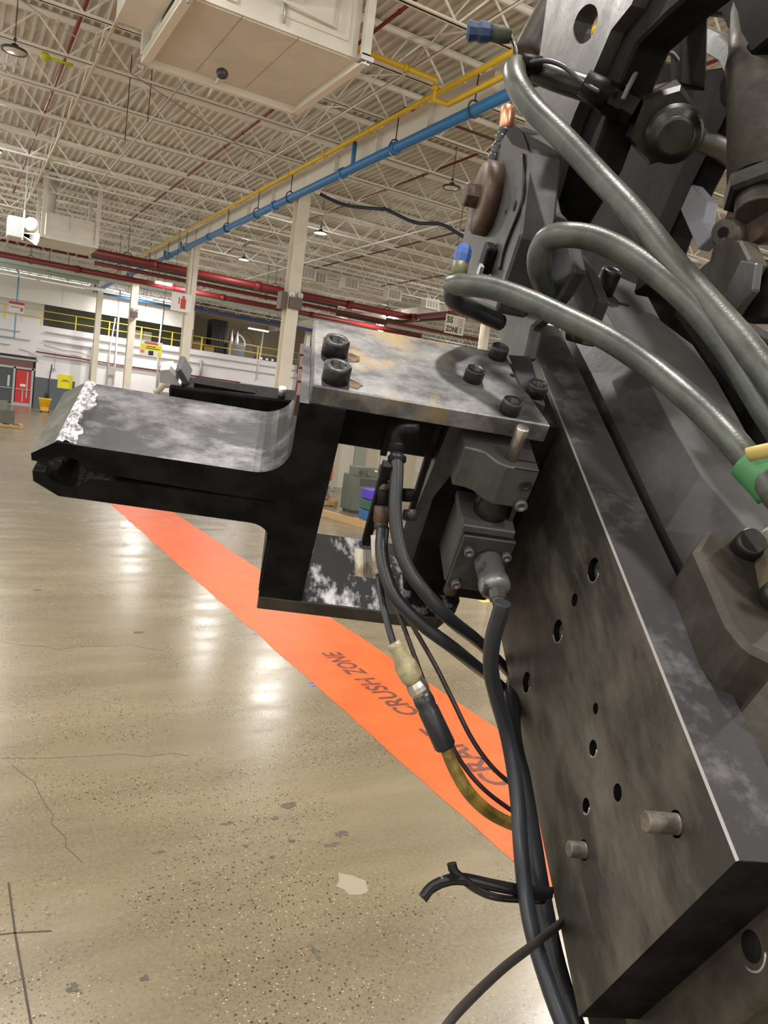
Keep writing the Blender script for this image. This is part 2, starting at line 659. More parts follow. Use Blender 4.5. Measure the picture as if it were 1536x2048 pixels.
def web_mesh(webs, name):
    m = MB()
    for a, b in webs:
        d = b - a
        m.box((a + b) / 2, (d.length, 0.02, 0.034), Matrix.Rotation(-math.atan2(d.z, d.x), 3, 'Y'))
    return m.mesh(name)


BAYS = (('left of the blue pipe', GX[0], GX[1]), ('right of the blue pipe', GX[1], GX[2]), ('at the far right of the hall', GX[2], GX[3]), ('beyond the far right girder', GX[3], XR))
for bi, (where, xa, xb) in enumerate(BAYS):
    L = xb - xa
    off = (1.65 - xa) % PITCH
    tcm, bcm, webs = joist_meshes(L, off)
    wall = web_mesh(webs, 'web_members')
    singles = [web_mesh([wv], 'web_member') for wv in webs]
    first = True
    for me in [tcm, bcm, wall] + singles:
        me.materials.append(M_JOIST)
    for k in range(-6, 22):
        Y = 14.82 + 2.06 * k
        if Y > 58 or (bi >= 2 and Y < 16) or (bi == 3 and Y < 30):
            continue
        j = thing('roof_joist', 'cream open-web steel roof joist ' + where, 'roof joist', (xa, Y, 8.0), 0, 'roof joists ' + where)
        link('top_chord', tcm, None, j)
        link('bottom_chord', bcm, None, j)
        if bi < 2 and 10 < Y < 26:
            for me in singles:
                link('web_member', me, None, j)
        else:
            link('web_members', wall, None, j)

# bridging angles between the joists
def bridging(X, label):
    b = thing('joist_bridging', label, 'roof bracing', (X, 20, 8.0), 0, 'bridging between the roof joists')
    m = MB(); m.bb(X - 0.03, X + 0.03, 4, 52, 8.0, 8.012); m.bb(X - 0.03, X - 0.02, 4, 52, 7.97, 8.012)
    part('angle_bar', m, M_JOIST, b)
    for k in range(-2, 17):
        Y = 14.82 + 2.06 * k
        for s in (0, 1):
            p0 = Vector((X, Y, 8.02 if s else 8.6)); p1 = Vector((X, Y + 2.06, 8.6 if s else 8.02))
            m = MB(); m.cyl(p0, p1, 0.016, seg=6)
            part('diagonal', m, M_JOIST, b)


bridging(2.12, 'row of crossed bracing bars between joists beside the left red pipe')
bridging(6.6, 'row of crossed bracing bars between joists near the yellow pipe')
bridging(12.6, 'row of crossed bracing bars between joists right of the blue pipe')

# girders and columns
for gi, X in enumerate(GX):
    for k in range(-2, 5):
        ya = 19.65 - 10.3 + 10.3 * k
        if (gi != 1 and k < 0):
            continue
        m = MB()
        m.bb(X - 0.13, X + 0.13, ya, ya + 10.28, 7.52, 7.55)
        m.bb(X - 0.13, X + 0.13, ya, ya + 10.28, 8.00, 8.03)
        m.bb(X - 0.012, X + 0.012, ya, ya + 10.28, 7.55, 8.0)
        for q in range(1, 5):
            m.bb(X - 0.12, X + 0.12, ya + 2.06 * q - .01, ya + 2.06 * q + .01, 7.55, 8.0)
        where = ('left out-of-sight row', 'row above the blue pipe', 'row behind the hanging zone sign', 'farthest right row')[gi]
        single('roof_girder', m, M_GIRD, 'white steel I-beam girder of the ' + where, 'girder', 'girders of the ' + where)


def column(X, Y, label, extra=None):
    c = thing('steel_column', label, 'column', (X, Y, 0), 0)
    m = MB()
    m.bb(X - 0.16, X + 0.16, Y - 0.16, Y - 0.14, 0, 7.52)
    m.bb(X - 0.16, X + 0.16, Y + 0.14, Y + 0.16, 0, 7.52)
    m.bb(X - 0.01, X + 0.01, Y - 0.14, Y + 0.14, 0, 7.52)
    part('shaft', m, M_COL, c)
    m = MB(); m.bb(X - 0.25, X + 0.25, Y - 0.25, Y + 0.25, 0, 0.025)
    part('base_plate', m, M_COL, c)
    m = MB(); m.bb(X - 0.19, X + 0.19, Y - 0.19, Y + 0.19, 7.50, 7.52)
    part('cap_plate', m, M_COL, c)
    return c


c1 = column(7.7, 19.65, 'nearest cream steel column, behind the big clamp plate')
c2 = column(7.7, 29.9, 'cream steel column beside the hanging fire extinguisher sign')
c3 = column(7.7, 40.4, 'cream steel column beside the yellow hanging notice board')
c4 = column(7.7, 50.8, 'farthest cream steel column at the end of the blue pipe')
c0 = column(21.3, 30.0, 'far right cream steel column beside the zone sign')
column(7.7, 9.3, 'steel column standing behind the tall black machine')
for k in range(1, 3):
    column(21.3, 30 + 10.3 * k, 'distant column in the right row behind the clamp plate' + (', farther one' if k == 2 else ''))

# emergency light boxes on the columns
def emergency(X, Y, z, label):
    e = thing('emergency_light', label, 'emergency light', (X, Y, z))
    m = MB(); m.bb(X - .17, X + .17, Y - .14, Y, z, z + .28); m.bevel(.01)
    part('battery_box', m, mat('brown_box', (0.13, 0.10, 0.085), .5), e)
    for s in (-1, 1):
        m = MB()
        m.lathe((X + s * .12, Y - .06, z + .36), (s * .2, -1, -.1), [(-.08, .03), (-.05, .07), (0.0, .085), (.01, .08)], 16)
        part('lamp_head', m, M_STEEL, e)
        m = MB(); m.cyl((X + s * .12, Y - .06, z + .28), (X + s * .12, Y - .06, z + .34), .012, seg=8)
        part('swivel', m, M_DK, e)
    m = MB(); m.bb(X - .04, X + .04, Y, Y + .018, z + .05, z + .2)
    part('bracket', m, M_DK, e)
    return e


emergency(7.72, 19.47, 4.58, 'brown emergency light box with two heads on the nearest column')
emergency(7.72, 40.20, 5.35, 'brown emergency light box with two heads on the third column')
m = MB(); m.bb(7.7 - .34, 7.7 - .19, 19.5, 19.8, 4.55, 4.98)
single('junction_box', m, MATS['brown_box'], 'brown junction box clamped to the left of the nearest column', 'junction box')
m = MB(); m.bb(7.66, 7.78, 19.47, 19.49, 1.98, 2.16)
single('column_tag', m, M_REDINK, 'small red tag low on the nearest column', 'tag')

# ---------------------------------------------------------------- pipes under the roof
def pipe(name, pts, r, mt, label, cat='pipe', group=None, couplings=(), hang=()):
    t = thing(name, label, cat, pts[0], 0, group)
    m = MB(); m.tube(pts, r, 12, 1)
    part('run', m, mt, t)
    for p, d in couplings:
        m = MB(); d = Vector(d).normalized(); p = Vector(p)
        m.cyl(p - d * r * 0.9, p + d * r * 0.9, r * 1.28, seg=12)
        part('coupling', m, mt, t)
    for p, top in hang:
        p = Vector(p)
        m = MB(); m.cyl((p.x, p.y, p.z + r * 1.5), (p.x, p.y, top), 0.012, seg=6)
        part('hanger_rod', m, M_DARKPIPE, t)
        m = MB()
        ring = [p + Vector((math.cos(a) * r * 1.25, 0, math.sin(a) * r * 1.5 + r * .25)) for a in [2 * math.pi * i / 14 for i in range(15)]]
        m.tube(ring, 0.014, 6, 1)
        part('hanger_ring', m, M_DARKPIPE, t)
    return t


BX = 7.45
ZB = 7.38
ys = [9.2, 11.7, 14.4, 19.9, 22.4, 25.2, 30.2, 33.0, 36.5, 40.6]
bp = pipe('air_pipe', [(BX, -6, ZB), (BX, 51.5, ZB)], 0.095, M_BLUE, 'long blue air main hung under the white girder', 'pipe',
          couplings=[((BX, y + .5, ZB), (0, 1, 0)) for y in (13.9, 16.3, 20.5, 24.8, 26.7, 32.0, 38.2)], hang=[((BX, y, ZB), 8.0) for y in ys])
m = MB(); m.tube([(BX, 16.3, ZB), (BX, 16.3, ZB + .55)], .05, 10, 1); part('riser', m, M_BLUE, bp)
m = MB(); m.tube([(BX, 51.5, ZB), (BX + 5, 51.5, ZB - .05)], .07, 10, 1); part('branch', m, M_BLUE, bp)
m = MB(); m.tube([(BX, 51.2, ZB), (BX, 51.2, ZB + .8)], .05, 10, 1); part('riser', m, M_BLUE, bp)
for y in (33.6, 31.0):
    m = MB(); m.tube([(BX, y, ZB), (BX, y, ZB + .32)], .045, 10, 1); part('stub', m, M_BLUE, bp)
pipe('brown_pipe', [(BX, 16.3, ZB + .5), (BX, 16.3, ZB + .68), (BX + .02, 14.2, ZB + .72), (12.8, 14.2, ZB + .72)], 0.028, M_BROWNPIPE, 'thin dark brown pipe rising from the blue main', 'pipe')
pipe('gas_pipe', [(7.33, 2, 7.93), (7.33, 47, 7.93)], 0.05, M_YEL, 'yellow gas pipe running along the top of the girder', 'pipe', couplings=[((7.33, y, 7.93), (0, 1, 0)) for y in (13.2, 15.4, 17.6, 19.8, 22, 24.2)])
g2 = pipe('gas_pipe', [(4.9, 12.35, 7.93), (7.02, 12.35, 7.93), (7.02, 12.35, 7.6), (7.3, 12.3, 7.6), (7.3, 3, 7.6)], 0.05, M_YEL, 'yellow gas pipe branching towards the roof air unit', 'pipe', couplings=[((6.4, 12.35, 7.93), (1, 0, 0)), ((7.02, 12.35, 7.8), (0, 0, 1))])
# sprinkler pipes
pipe('sprinkler_pipe', [(1.68, 6, 8.28), (1.68, 32, 8.28)], 0.035, M_RED, 'red sprinkler pipe at the far left under the roof', 'pipe', couplings=[((1.68, y, 8.28), (0, 1, 0)) for y in (14.4, 17.6, 21.5)])
pipe('sprinkler_pipe', [(5.74, 6, 8.28), (5.74, 32, 8.28)], 0.03, M_RED, 'red sprinkler pipe between the air unit and the blue main', 'pipe', couplings=[((5.74, y, 8.28), (0, 1, 0)) for y in (11.5, 16.5, 18.9, 20.3)])
for X in (10.2, 14.0, 17.8):
    pipe('sprinkler_pipe', [(X, 4, 8.28), (X, 34, 8.28)], 0.03, M_RED, 'red sprinkler pipe right of the blue main', 'pipe', 'sprinkler pipes right of the blue main', couplings=[((X, y, 8.28), (0, 1, 0)) for y in (14, 18, 22, 26)])
pipe('sprinkler_main', [(4.6, 33.5, 7.05), (19.35, 33.5, 7.05)], 0.15, M_RED, 'thick upper red sprinkler main crossing the hall', 'pipe', hang=[(q_, ZD) for q_ in ((6, 33.5, 7.05),(12.3, 33.5, 7.05),(18, 33.5, 7.05))], couplings=[((x, 33.5, 7.05), (1, 0, 0)) for x in (7.0, 11.5, 16, 19.4)])
pipe('sprinkler_main', [(19.35, 33.5, 7.05), (19.35, 12, 7.05)], 0.13, M_RED, 'red sprinkler main turning towards the camera behind the zone sign', 'pipe', hang=[(q_, ZD) for q_ in ((19.35, 30, 7.05),(19.35, 20, 7.05))], couplings=[((19.35, y, 7.05), (0, 1, 0)) for y in (33.0, 28.5, 26.5)])
pipe('sprinkler_main', [(1.0, 40.15, 7.10), (24, 40.15, 7.10)], 0.13, M_RED, 'lower red main crossing in front of the mezzanine', 'pipe', hang=[(q_, ZD) for q_ in ((3, 40.15, 7.10),(9, 40.15, 7.10),(15, 40.15, 7.10))], couplings=[((x, 40.15, 7.10), (1, 0, 0)) for x in (5, 12, 17)])
pipe('sprinkler_main', [(5.2, 36.5, 7.05), (26, 36.5, 7.05)], 0.085, M_RED, 'thin red main below the thick upper one', 'pipe', hang=[(q_, ZD) for q_ in ((6.2, 36.5, 7.05),(13, 36.5, 7.05))])
pipe('sprinkler_main', [(-2, 44.4, 8.35), (6, 44.4, 8.35)], 0.10, M_RED, 'short red pipe at the far left edge', 'pipe', hang=[(q_, ZD) for q_ in ((1, 44.4, 8.35),(4, 44.4, 8.35))])
pipe('dark_pipe', [(4.9, 35.3, 7.12), (16.2, 35.3, 7.12), (16.2, 35.3, 6.75), (19, 35.3, 6.75), (19, 35.3, 7.0), (19.8, 35.3, 7.0), (19.8, 14, 6.85)], 0.07, M_DARKPIPE, 'black pipe with offsets below the upper red main', 'pipe')
pipe('water_pipe', [(-1, 42.6, 7.20), (6.6, 42.6, 7.18), (24, 42.6, 7.18)], 0.10, M_TEAL, 'pale teal water pipe crossing before the mezzanine', 'pipe', hang=[(q_, ZD) for q_ in ((4, 42.6, 7.19),(12, 42.6, 7.18))])
pipe('water_pipe', [(-1, 43.6, 7.10), (6.5, 43.6, 7.10)], 0.14, M_TEAL, 'thicker pale teal pipe at the left of the mezzanine', 'pipe', hang=[(q_, ZD) for q_ in ((1, 43.6, 7.1),(5, 43.6, 7.1))])
pipe('gas_pipe', [(6.3, 42.9, 7.20), (24, 42.9, 7.20)], 0.06, M_YEL, 'yellow pipe crossing in front of the mezzanine', 'pipe', hang=[(q_, ZD) for q_ in ((9, 42.9, 7.20),(16, 42.9, 7.20))])
pipe('grey_pipe', [(-1, 47.5, 7.15), (8, 47.5, 7.15)], 0.09, M_WALLB, 'pale pipe right above the left mezzanine panel', 'pipe', hang=[(q_, ZD) for q_ in ((4, 47.5, 7.15),(7, 47.5, 7.15))])
pipe('navy_pipe', [(12.5, 49.5, 7.25), (26, 49.5, 7.25)], 0.12, mat('navy', (0.03, 0.06, 0.16), .5), 'navy blue pipe above the open mezzanine room', 'pipe', hang=[(q_, ZD) for q_ in ((13.5, 49.5, 7.25),(18, 49.5, 7.25))])
pp = on(38, 545, 1, 51.5)
pipe('air_drop', [(2.6, 43.6, 7.1), (3.28, 51.0, 7.55), (3.28, 51.5, 7.4), (3.26, 51.5, 3.95), (1.0, 51.5, 3.9)], 0.05, mat('light_blue_pipe', (0.22, 0.45, 0.62), .5), 'light blue pipe dropping beside the left wall sign', 'pipe')
# conduits and stay wires
pipe('roof_conduit', [on(520, -20, 2, 7.75), on(200, 363, 2, 7.75)], 0.022, M_CONDUIT, 'grey conduit slanting under the joists past the air unit', 'conduit')
pipe('stay_wire', [on(10, -20, 2, 7.8), on(520, 318, 2, 7.8)], 0.012, M_CONDUIT, 'thin stay wire crossing under the left joists', 'wire')
pipe('drop_wire', [on(264, 110, 1, 16.88), on(250, 280, 1, 16.88)], 0.009, M_DARKPIPE, 'thin wire hanging below the left corner of the air unit', 'wire')
pipe('drop_wire', [on(308, 100, 1, 16.88), on(295, 245, 1, 16.88)], 0.009, M_DARKPIPE, 'thin wire hanging below the middle of the air unit', 'wire')
m = MB()
cp = [on(x, y, 0, X) for x, y, X in ((640, 388, 8.0), (690, 410, 8.6), (760, 418, 9.2), (775, 420, 9.4), (830, 445, 10.0), (883, 449, 10.6), (930, 475, 11.2), (980, 500, 12.0))]
m.tube(cp, 0.045, 8, 5)
single('cable_bundle', m, mat('blue_black_cable', (0.02, 0.03, 0.06), .5), 'dark blue cable bundle sagging from the joists', 'cable')

# ---------------------------------------------------------------- high bay lamps
def highbay_parts():
    m = MB(); m.lathe((0, 0, 0), (0, 0, 1), [(0.0, .19), (-.01, .195), (-.01, .215), (.03, .215), (.04, .18), (.05, .06), (.11, .06), (.13, .02)], 24)
    hs = m.mesh('housing'); hs.materials.append(M_DK)
    m = MB(); m.lathe((0, 0, -.004), (0, 0, 1), [(0, .02), (0, .19), (.003, .19)], 24)
    ln = m.mesh('lens'); ln.materials.append(M_LENS)
    m = MB(); m.cyl((0, 0, .12), (0, 0, 1.06), .008, seg=6); m.box((0, 0, .2), (.05, .03, .05))
    cd = m.mesh('chain'); cd.materials.append(M_DARKPIPE)
    return hs, ln, cd


HB = highbay_parts()


M_LENS_OFF = mat('lamp_lens_off', (0.75, 0.73, 0.68), 0.3)


def highbay(X, Y, label, z=7.62, watts=LAMP_W, group='high bay lamps', lit=True):
    t = thing('high_bay_lamp', label, 'ceiling lamp', (X, Y, z), 0, group)
    for me, nme in zip(HB, ('housing', 'lens', 'chain')):
        if nme == 'lens' and not lit:
            me = me.copy()
            me.materials.clear()
            me.materials.append(M_LENS_OFF)
        link(nme, me, None, t)
    if not lit:
        return t
    g = bpy.data.lights.new('added_uplight', 'POINT')  # added point light below the housing, brightens joists and ceiling
    g.energy = watts * 0.28
    g.color = LAMP_COL
    g.shadow_soft_size = 0.05
    go = bpy.data.objects.new('added_uplight', g)
    C.objects.link(go)
    go.location = (0, 0, -.11)
    go.parent = t
    l = bpy.data.lights.new('lamp_light', 'AREA')
    l.shape = 'DISK'
    l.size = 0.38
    l.energy = watts
    l.color = LAMP_COL
    l.spread = math.radians(170)
    lo = bpy.data.objects.new('lamp_light', l)
    C.objects.link(lo)
    lo.location = (0, 0, -.03)
    lo.parent = t
    return t


named = {(0, 2): 'unlit round high bay lamp hanging at the upper left', (0, 3): 'high bay lamp at the left picture edge below the first one', (1, 2): 'unlit round high bay lamp just left of the rusty disc', (1, 3): 'glowing high bay lamp right of the nearest column',
         (1, 4): 'glowing high bay lamp left of the nearest column', (1, 5): 'far glowing lamp beside the second column', (2, 5): 'far glowing lamp above the clamp plate, right one', (2, 6): 'far glowing lamp above the clamp plate, left one'}
for ix, X in enumerate((0.72, 10.05, 20.7, 31.5)):
    for iy in range(-1, 7):
        if ix == 3 and iy < 2:
            continue
        Y = 1.3 + 7.5 * iy
        if ix == 0 and iy in (5, 6):
            continue
        highbay(X, Y, named.get((ix, iy), 'high bay lamp hanging elsewhere under the roof'), group='high bay lamps' if (ix, iy) in named else 'high bay lamps elsewhere', lit=(ix, iy) not in ((0, 2), (1, 2)))
highbay(6.3, 6.7, 'high bay lamp hanging elsewhere under the roof', group='high bay lamps elsewhere')
for iy in range(-1, 7):
    highbay(-8.6, 1.3 + 7.5 * iy, 'high bay lamp hanging elsewhere under the roof', group='high bay lamps elsewhere')


def tubelamp(c, L, label, along=(1, 0, 0), watts=120):
    c = Vector(c); d = Vector(along)
    t = thing('tube_lamp', label, 'strip lamp', c)
    m = MB(); m.box(c + Vector((0, 0, .06)), (L if d.x else .16, L if d.y else .16, .06)); part('housing', m, M_WALLB, t)
    m = MB(); m.cyl(c - d * L / 2, c + d * L / 2, .035, seg=10); part('tube', m, M_TUBE, t)
    for s_ in (-.35, .35):
        m = MB(); m.cyl(c + d * (L * s_) + Vector((0, 0, .08)), Vector((c.x + d.x * L * s_, c.y + d.y * L * s_, ZD)), .008, seg=6); part('hanger', m, M_DARKPIPE, t)
    l = bpy.data.lights.new('tube_light', 'AREA'); l.shape = 'RECTANGLE'; l.size = L; l.size_y = .1; l.energy = watts; l.color = LAMP_COL
    lo = bpy.data.objects.new('tube_light', l); C.objects.link(lo); lo.location = (0, 0, -.06); lo.parent = t
    if d.y:
        lo.rotation_euler = (0, 0, math.pi / 2)
    return t


p = on(265, 590, 1, 50.6); tubelamp((p.x, p.y, p.z), .8, 'bright strip lamp left of the third column, over the white panel', watts=150)
p = on(288, 596, 1, 50.6); tubelamp((p.x + .15, p.y, p.z), .6, 'bright strip lamp right of the third column, over the white panel', watts=150)
p = on(517, 660, 1, 54.0); tubelamp((p.x, p.y, p.z), 1.5, 'strip lamp glowing in the open mezzanine room', watts=90)
p = on(327, 568, 1, 39.7); tubelamp((p.x, p.y, p.z), .8, 'strip lamp glowing against the lower red main', watts=60)
# ---------------------------------------------------------------- back wall with mezzanine
ZL = 4.95      # ledge
m = MB()
m.bb(XL, 2.35, YW, YW + .3, 0, ZL); m.bb(4.62, XR, YW, YW + .3, 0, ZL); m.bb(2.35, 4.62, YW, YW + .3, 3.0, ZL)
wall_back = struct('wall_back', m, M_WALL, 'white back wall with a ledge on top')
m = MB(); m.bb(XL, XR, YW + .001, 60, ZL + .001, ZL + .01); struct('floor_mezzanine', m, M_WALL, 'mezzanine floor ledge')
m = MB(); m.bb(4.62, 6.9, YW - .02, YW, 0, 1.85)
link('wainscot', m.mesh('wainscot'), M_DADO, wall_back)
for i, (za, zb) in enumerate(((4.55, 4.63), (4.05, 4.12), (3.15, 3.21))):
    m = MB(); m.bb(5.0, 26, YW - .10, YW, za, zb)
    link('wall_band', m.mesh('wall_band'), M_CONDUIT, wall_back)  # wall pipes, with their grey shadows built into the solid bands
for z, xa, xb in ((4.35, XL, 3.6), (3.92, XL, 4.2), (3.5, XL, 3.1)):
    m = MB(); m.bb(xa, xb, YW - .07, YW, z, z + .06)
    link('wall_band', m.mesh('wall_band'), M_CONDUIT, wall_back)
m = MB(); m.bb(XL, 13.9, YW - .05, YW + .1, 6.22, 7.55)
for xs in (4.9, 7.9, 10.9):
    pass
struct('wall_upper_panel', m, M_WALLB, 'white upper fascia panel above the mezzanine rail')
for xs in (5.8, 9.2):
    m = MB(); m.bb(xs - .01, xs + .01, YW - .06, YW - .05, 6.6, 7.2)
    single('panel_cable', m, M_CONDUIT, 'short grey cable hanging on the white upper panel, ' + ('left one' if xs < 7 else 'right one'), 'cable')
m = MB(); m.bb(4.95, 13.9, 54.4, 54.6, ZL, 7.6)
struct('wall_mezzanine', m, M_DKGREEN, 'dark grey-green wall behind the yellow rail')
m = MB(); m.bb(XL, 4.95, 53.6, 53.8, ZL, 7.6)
struct('wall_mezzanine_left', m, M_WALLB, 'white wall behind the left rail')
m = MB(); m.bb(13.9, XR, 58.5, 58.7, ZL, 9); m.bb(13.7, 13.95, 52.4, 58.5, ZL, 7.6)
struct('wall_mezzanine_room', m, M_BEIGE, 'beige back wall of the open mezzanine room')
m = MB(); m.bb(13.95, 22, YW, YW + .2, 7.35, 7.6)
struct('trim_1', m, mat('rusty_trim', (0.30, 0.13, 0.07), .6), 'brown beam above the open mezzanine room')
# mezzanine rail
rl = thing('guard_rail', 'yellow pipe guard rail along the mezzanine edge', 'railing', (10, YW, ZL))
for z in (ZL + .42, ZL + .88):
    m = MB(); m.cyl((XL, YW + .05, z), (24, YW + .05, z), .025, seg=8); part('rail', m, M_RAIL, rl)
x = 2.75
while x < 23:
    m = MB(); m.bb(x - .035, x + .035, YW + .02, YW + .08, ZL, ZL + .9); part('post', m, M_RAIL, rl)
    x += 1.97
# mezzanine equipment
m = MB(); m.bb(15.9, 17.0, 55, 56.2, ZL, 7.4)
for i in range(6):
    m.bb(15.95 + i * .17, 16.05 + i * .17, 54.95, 55, ZL + .1, 7.3)
single('electrical_cabinet', m, mat('near_black', (0.02, 0.02, 0.022), .5), 'tall black cabinet in the mezzanine room', 'cabinet')
t = thing('twin_tanks', 'pair of grey cylinders in the mezzanine room', 'tank', (17.8, 55.5, ZL))
for s in (0, .42):
    m = MB(); m.lathe((17.5 + s, 55.5, ZL), (0, 0, 1), [(0, .18), (1.3, .18), (1.5, .12), (1.9, .1), (2.0, .05)], 14); part('cylinder', m, M_STEEL, t)
m = MB(); m.bb(17.0, 18.3, 54.6, 55.2, ZL, ZL + .95); m.bevel(.05); single('pump_unit', m, mat('slate', (0.07, 0.075, 0.09), .5), 'dark slate pump unit behind the rail', 'pump')
m = MB(); m.tube([(18.6, 56, ZL), (18.7, 56, ZL + 1.2), (18.3, 56, ZL + 1.7), (17.9, 56, ZL + 1.75)], .07, 8, 5); single('bent_pipe', m, M_CONDUIT, 'grey bent pipe in the mezzanine room', 'pipe')
for i, xx in enumerate((14.4, 15.2)):
    m = MB(); m.bb(xx, xx + .7, 54, 54.7, ZL, ZL + .7 - .25 * i); m.bevel(.02); single('carton', m, M_WOOD, ('taller' if i == 0 else 'lower') + ' brown carton behind the mezzanine rail', 'box')
m = MB(); m.bb(18.9, 21.0, 53.6, 54.3, ZL, ZL + .35); single('equipment_crate', m, MATS['near_black'], 'low black crate on the mezzanine floor', 'crate')
for i in range(4):
    m = MB(); m.bb(19.15 + i * .42, 19.3 + i * .42, 53.57, 53.6, ZL + .12, ZL + .24); single('crate_label', m, M_WHITE, 'white sticker on the low black crate', 'sticker', 'stickers on the low black crate')
m = MB(); m.tube([(19.5 + .9 * math.cos(a), 58.3, 5.9 + 1.3 * math.sin(a)) for a in [math.pi * i / 10 for i in range(11)]], .08, 8, 1)
single('arched_pipe', m, M_BEIGE, 'beige arched duct on the mezzanine back wall', 'duct')
m = MB(); m.bb(10.3, 11.6, 53.9, 54.35, ZL, ZL + .75); m.bevel(.02)
single('grey_cabinet', m, M_CONDUIT, 'low grey cabinet behind the rail near the notice board', 'cabinet')

m = MB(); m.bb(XR, XR + .3, Y0, 60, 0, 8.7)
struct('wall_right', m, M_WALL)
# doors
d1 = thing('door_1', 'grey steel door with a narrow window', 'door', (2.9, YW, 0)); d1['kind'] = 'structure'
m = MB(); m.bb(2.45, 3.42, YW + .02, YW + .08, .02, 2.2); part('leaf', m, mat('door_grey', (0.075, 0.085, 0.10), .45), d1)
m = MB(); m.bb(3.12, 3.24, YW + .0, YW + .02, 1.1, 1.75); part('window_pane', m, mat('pane', (0.55, 0.65, 0.75), .2), d1)
m = MB(); m.bb(2.45, 3.35, YW - .05, YW - .02, .98, 1.03); part('push_bar', m, M_STEEL, d1)
d2 = thing('door_2', 'red door with a push bar and white notice', 'door', (4.0, YW, 0)); d2['kind'] = 'structure'
m = MB(); m.bb(3.58, 4.42, YW + .02, YW + .08, .18, 2.15); part('leaf', m, mat('door_red', (0.62, 0.035, 0.03), .4), d2)
m = MB(); m.bb(3.58, 4.35, YW - .05, YW - .02, .98, 1.03); part('push_bar', m, M_STEEL, d2)
m = MB(); m.bb(3.82, 4.12, YW + .0, YW + .015, 1.16, 1.32); part('notice', m, M_WHITE, d2)
m = MB(); m.bb(4.16, 4.24, YW + .0, YW + .02, .5, 2.05); part('edge_strip', m, M_STEEL, d2)
m = MB(); m.bb(3.95, 4.02, YW + .0, YW + .02, .25, .95); part('edge_strip', m, M_STEEL, d2)
fr = MB()
for x in (2.38, 3.46, 4.46):
    fr.bb(x - .05, x + .07, YW - .02, YW + .1, 0, 2.3)
fr.bb(2.35, 4.6, YW - .02, YW + .1, 2.2, 2.32); fr.bb(2.35, 4.6, YW - .02, YW + .1, 2.75, 2.85); fr.bb(3.5, 4.42, YW + .0, YW + .1, 0, .18); fr.bb(2.43, 3.42, YW + .0, YW + .1, 0, .05)
struct('trim_2', fr, M_STEEL, 'grey metal frame around the double doors')
m = MB(); m.bb(2.43, 4.46, YW + .04, YW + .06, 2.32, 2.75)
struct('window_1', m, mat('transom_glass', (0.16, 0.06, 0.06), .2), 'dark red transom glass above the doors')
m = MB(); m.bb(2.0, 4.9, YW + .5, YW + .6, 0, 3.2); struct('wall_vestibule', m, M_DADO)
# wall conduits and boxes
def cond(pts, label, r=.03, mt=None):
    m = MB(); m.tube(pts, r, 8, 1)
    single('wall_conduit', m, mt or M_CONDUIT, label, 'conduit')


WY = YW - .12
cond([on(72, 703, 1, WY), on(165, 718, 1, WY), on(247, 731, 1, WY), on(480, 765, 1, WY)], 'thin red pipe running along the white back wall', .04, M_RED)
cond([on(38, 698, 1, WY), on(55, 703, 1, WY), on(72, 712, 1, WY), on(75, 725, 1, WY)], 'curved conduit above the red door')
cond([on(185, 692, 1, WY), on(178, 760, 1, WY)], 'vertical conduit left of the farthest column', .05)
cond([on(231, 636, 1, WY), on(221, 690, 1, WY), on(213, 770, 1, WY)], 'tall white vertical pipe between the far columns', .04, M_WALLB)
cond([on(241, 580, 1, WY), on(231, 720, 1, WY), on(226, 770, 1, WY)], 'taller white vertical pipe between the far columns', .05, M_WALLB)
cond([on(328, 600, 1, WY), on(318, 690, 1, WY), on(312, 780, 1, WY)], 'white vertical pipe behind the yellow notice board', .05, M_WALLB)
cond([on(527, 665, 1, WY), on(513, 760, 1, WY)], 'white vertical pipe left of the nearest column', .05, M_WALLB)
cond([on(403, 720, 1, WY), on(400, 752, 1, WY)], 'grey vertical pipe right of the second column', .08)
cond([on(340, 735, 1, WY), on(318, 732, 1, WY), on(314, 790, 1, WY)], 'bent conduit below the yellow notice board', .035)
cond([on(88, 690, 1, WY), on(125, 700, 1, WY), on(160, 705, 1, WY), on(182, 712, 1, WY)], 'wavy conduit left of the farthest column', .025)
m = MB(); m.bb(8.75, 9.2, WY - .1, YW, 2.55, 3.1); single('wall_box', m, M_CONDUIT, 'grey electrical box on the wall left of the third column', 'electrical box')
m = MB(); m.bb(5.55, 5.7, WY, YW, 2.35, 2.5); m.cyl((5.66, WY + .05, 2.5), (5.66, WY + .05, 3.4), .015, seg=6); single('wall_outlet', m, M_CONDUIT, 'small outlet hanging on a cord above the yellow sign', 'outlet')

# ---------------------------------------------------------------- hanging signs
def board(name, cx, Y, cz, wd, ht, mt, label, parts=(), rods=None, cat='sign', thick=.02):
    t = thing(name, label, cat, (cx, Y, cz - ht / 2))
    m = MB(); m.bb(cx - wd / 2, cx + wd / 2, Y, Y + thick, cz - ht / 2, cz + ht / 2); part('panel', m, mt, t)
    for nm, x0, x1, z0, z1, mt2 in parts:
        m = MB(); m.bb(cx + x0 * wd, cx + x1 * wd, Y - .006, Y - .0005, cz + z0 * ht, cz + z1 * ht); part(nm, m, mt2, t)
    if rods:
        for s in (-.4, .4):
            m = MB(); m.cyl((cx + s * wd, Y + .01, cz + ht / 2), (cx + s * wd, Y + .01, rods), .008, seg=6); part('hanger', m, M_DARKPIPE, t)
    return t


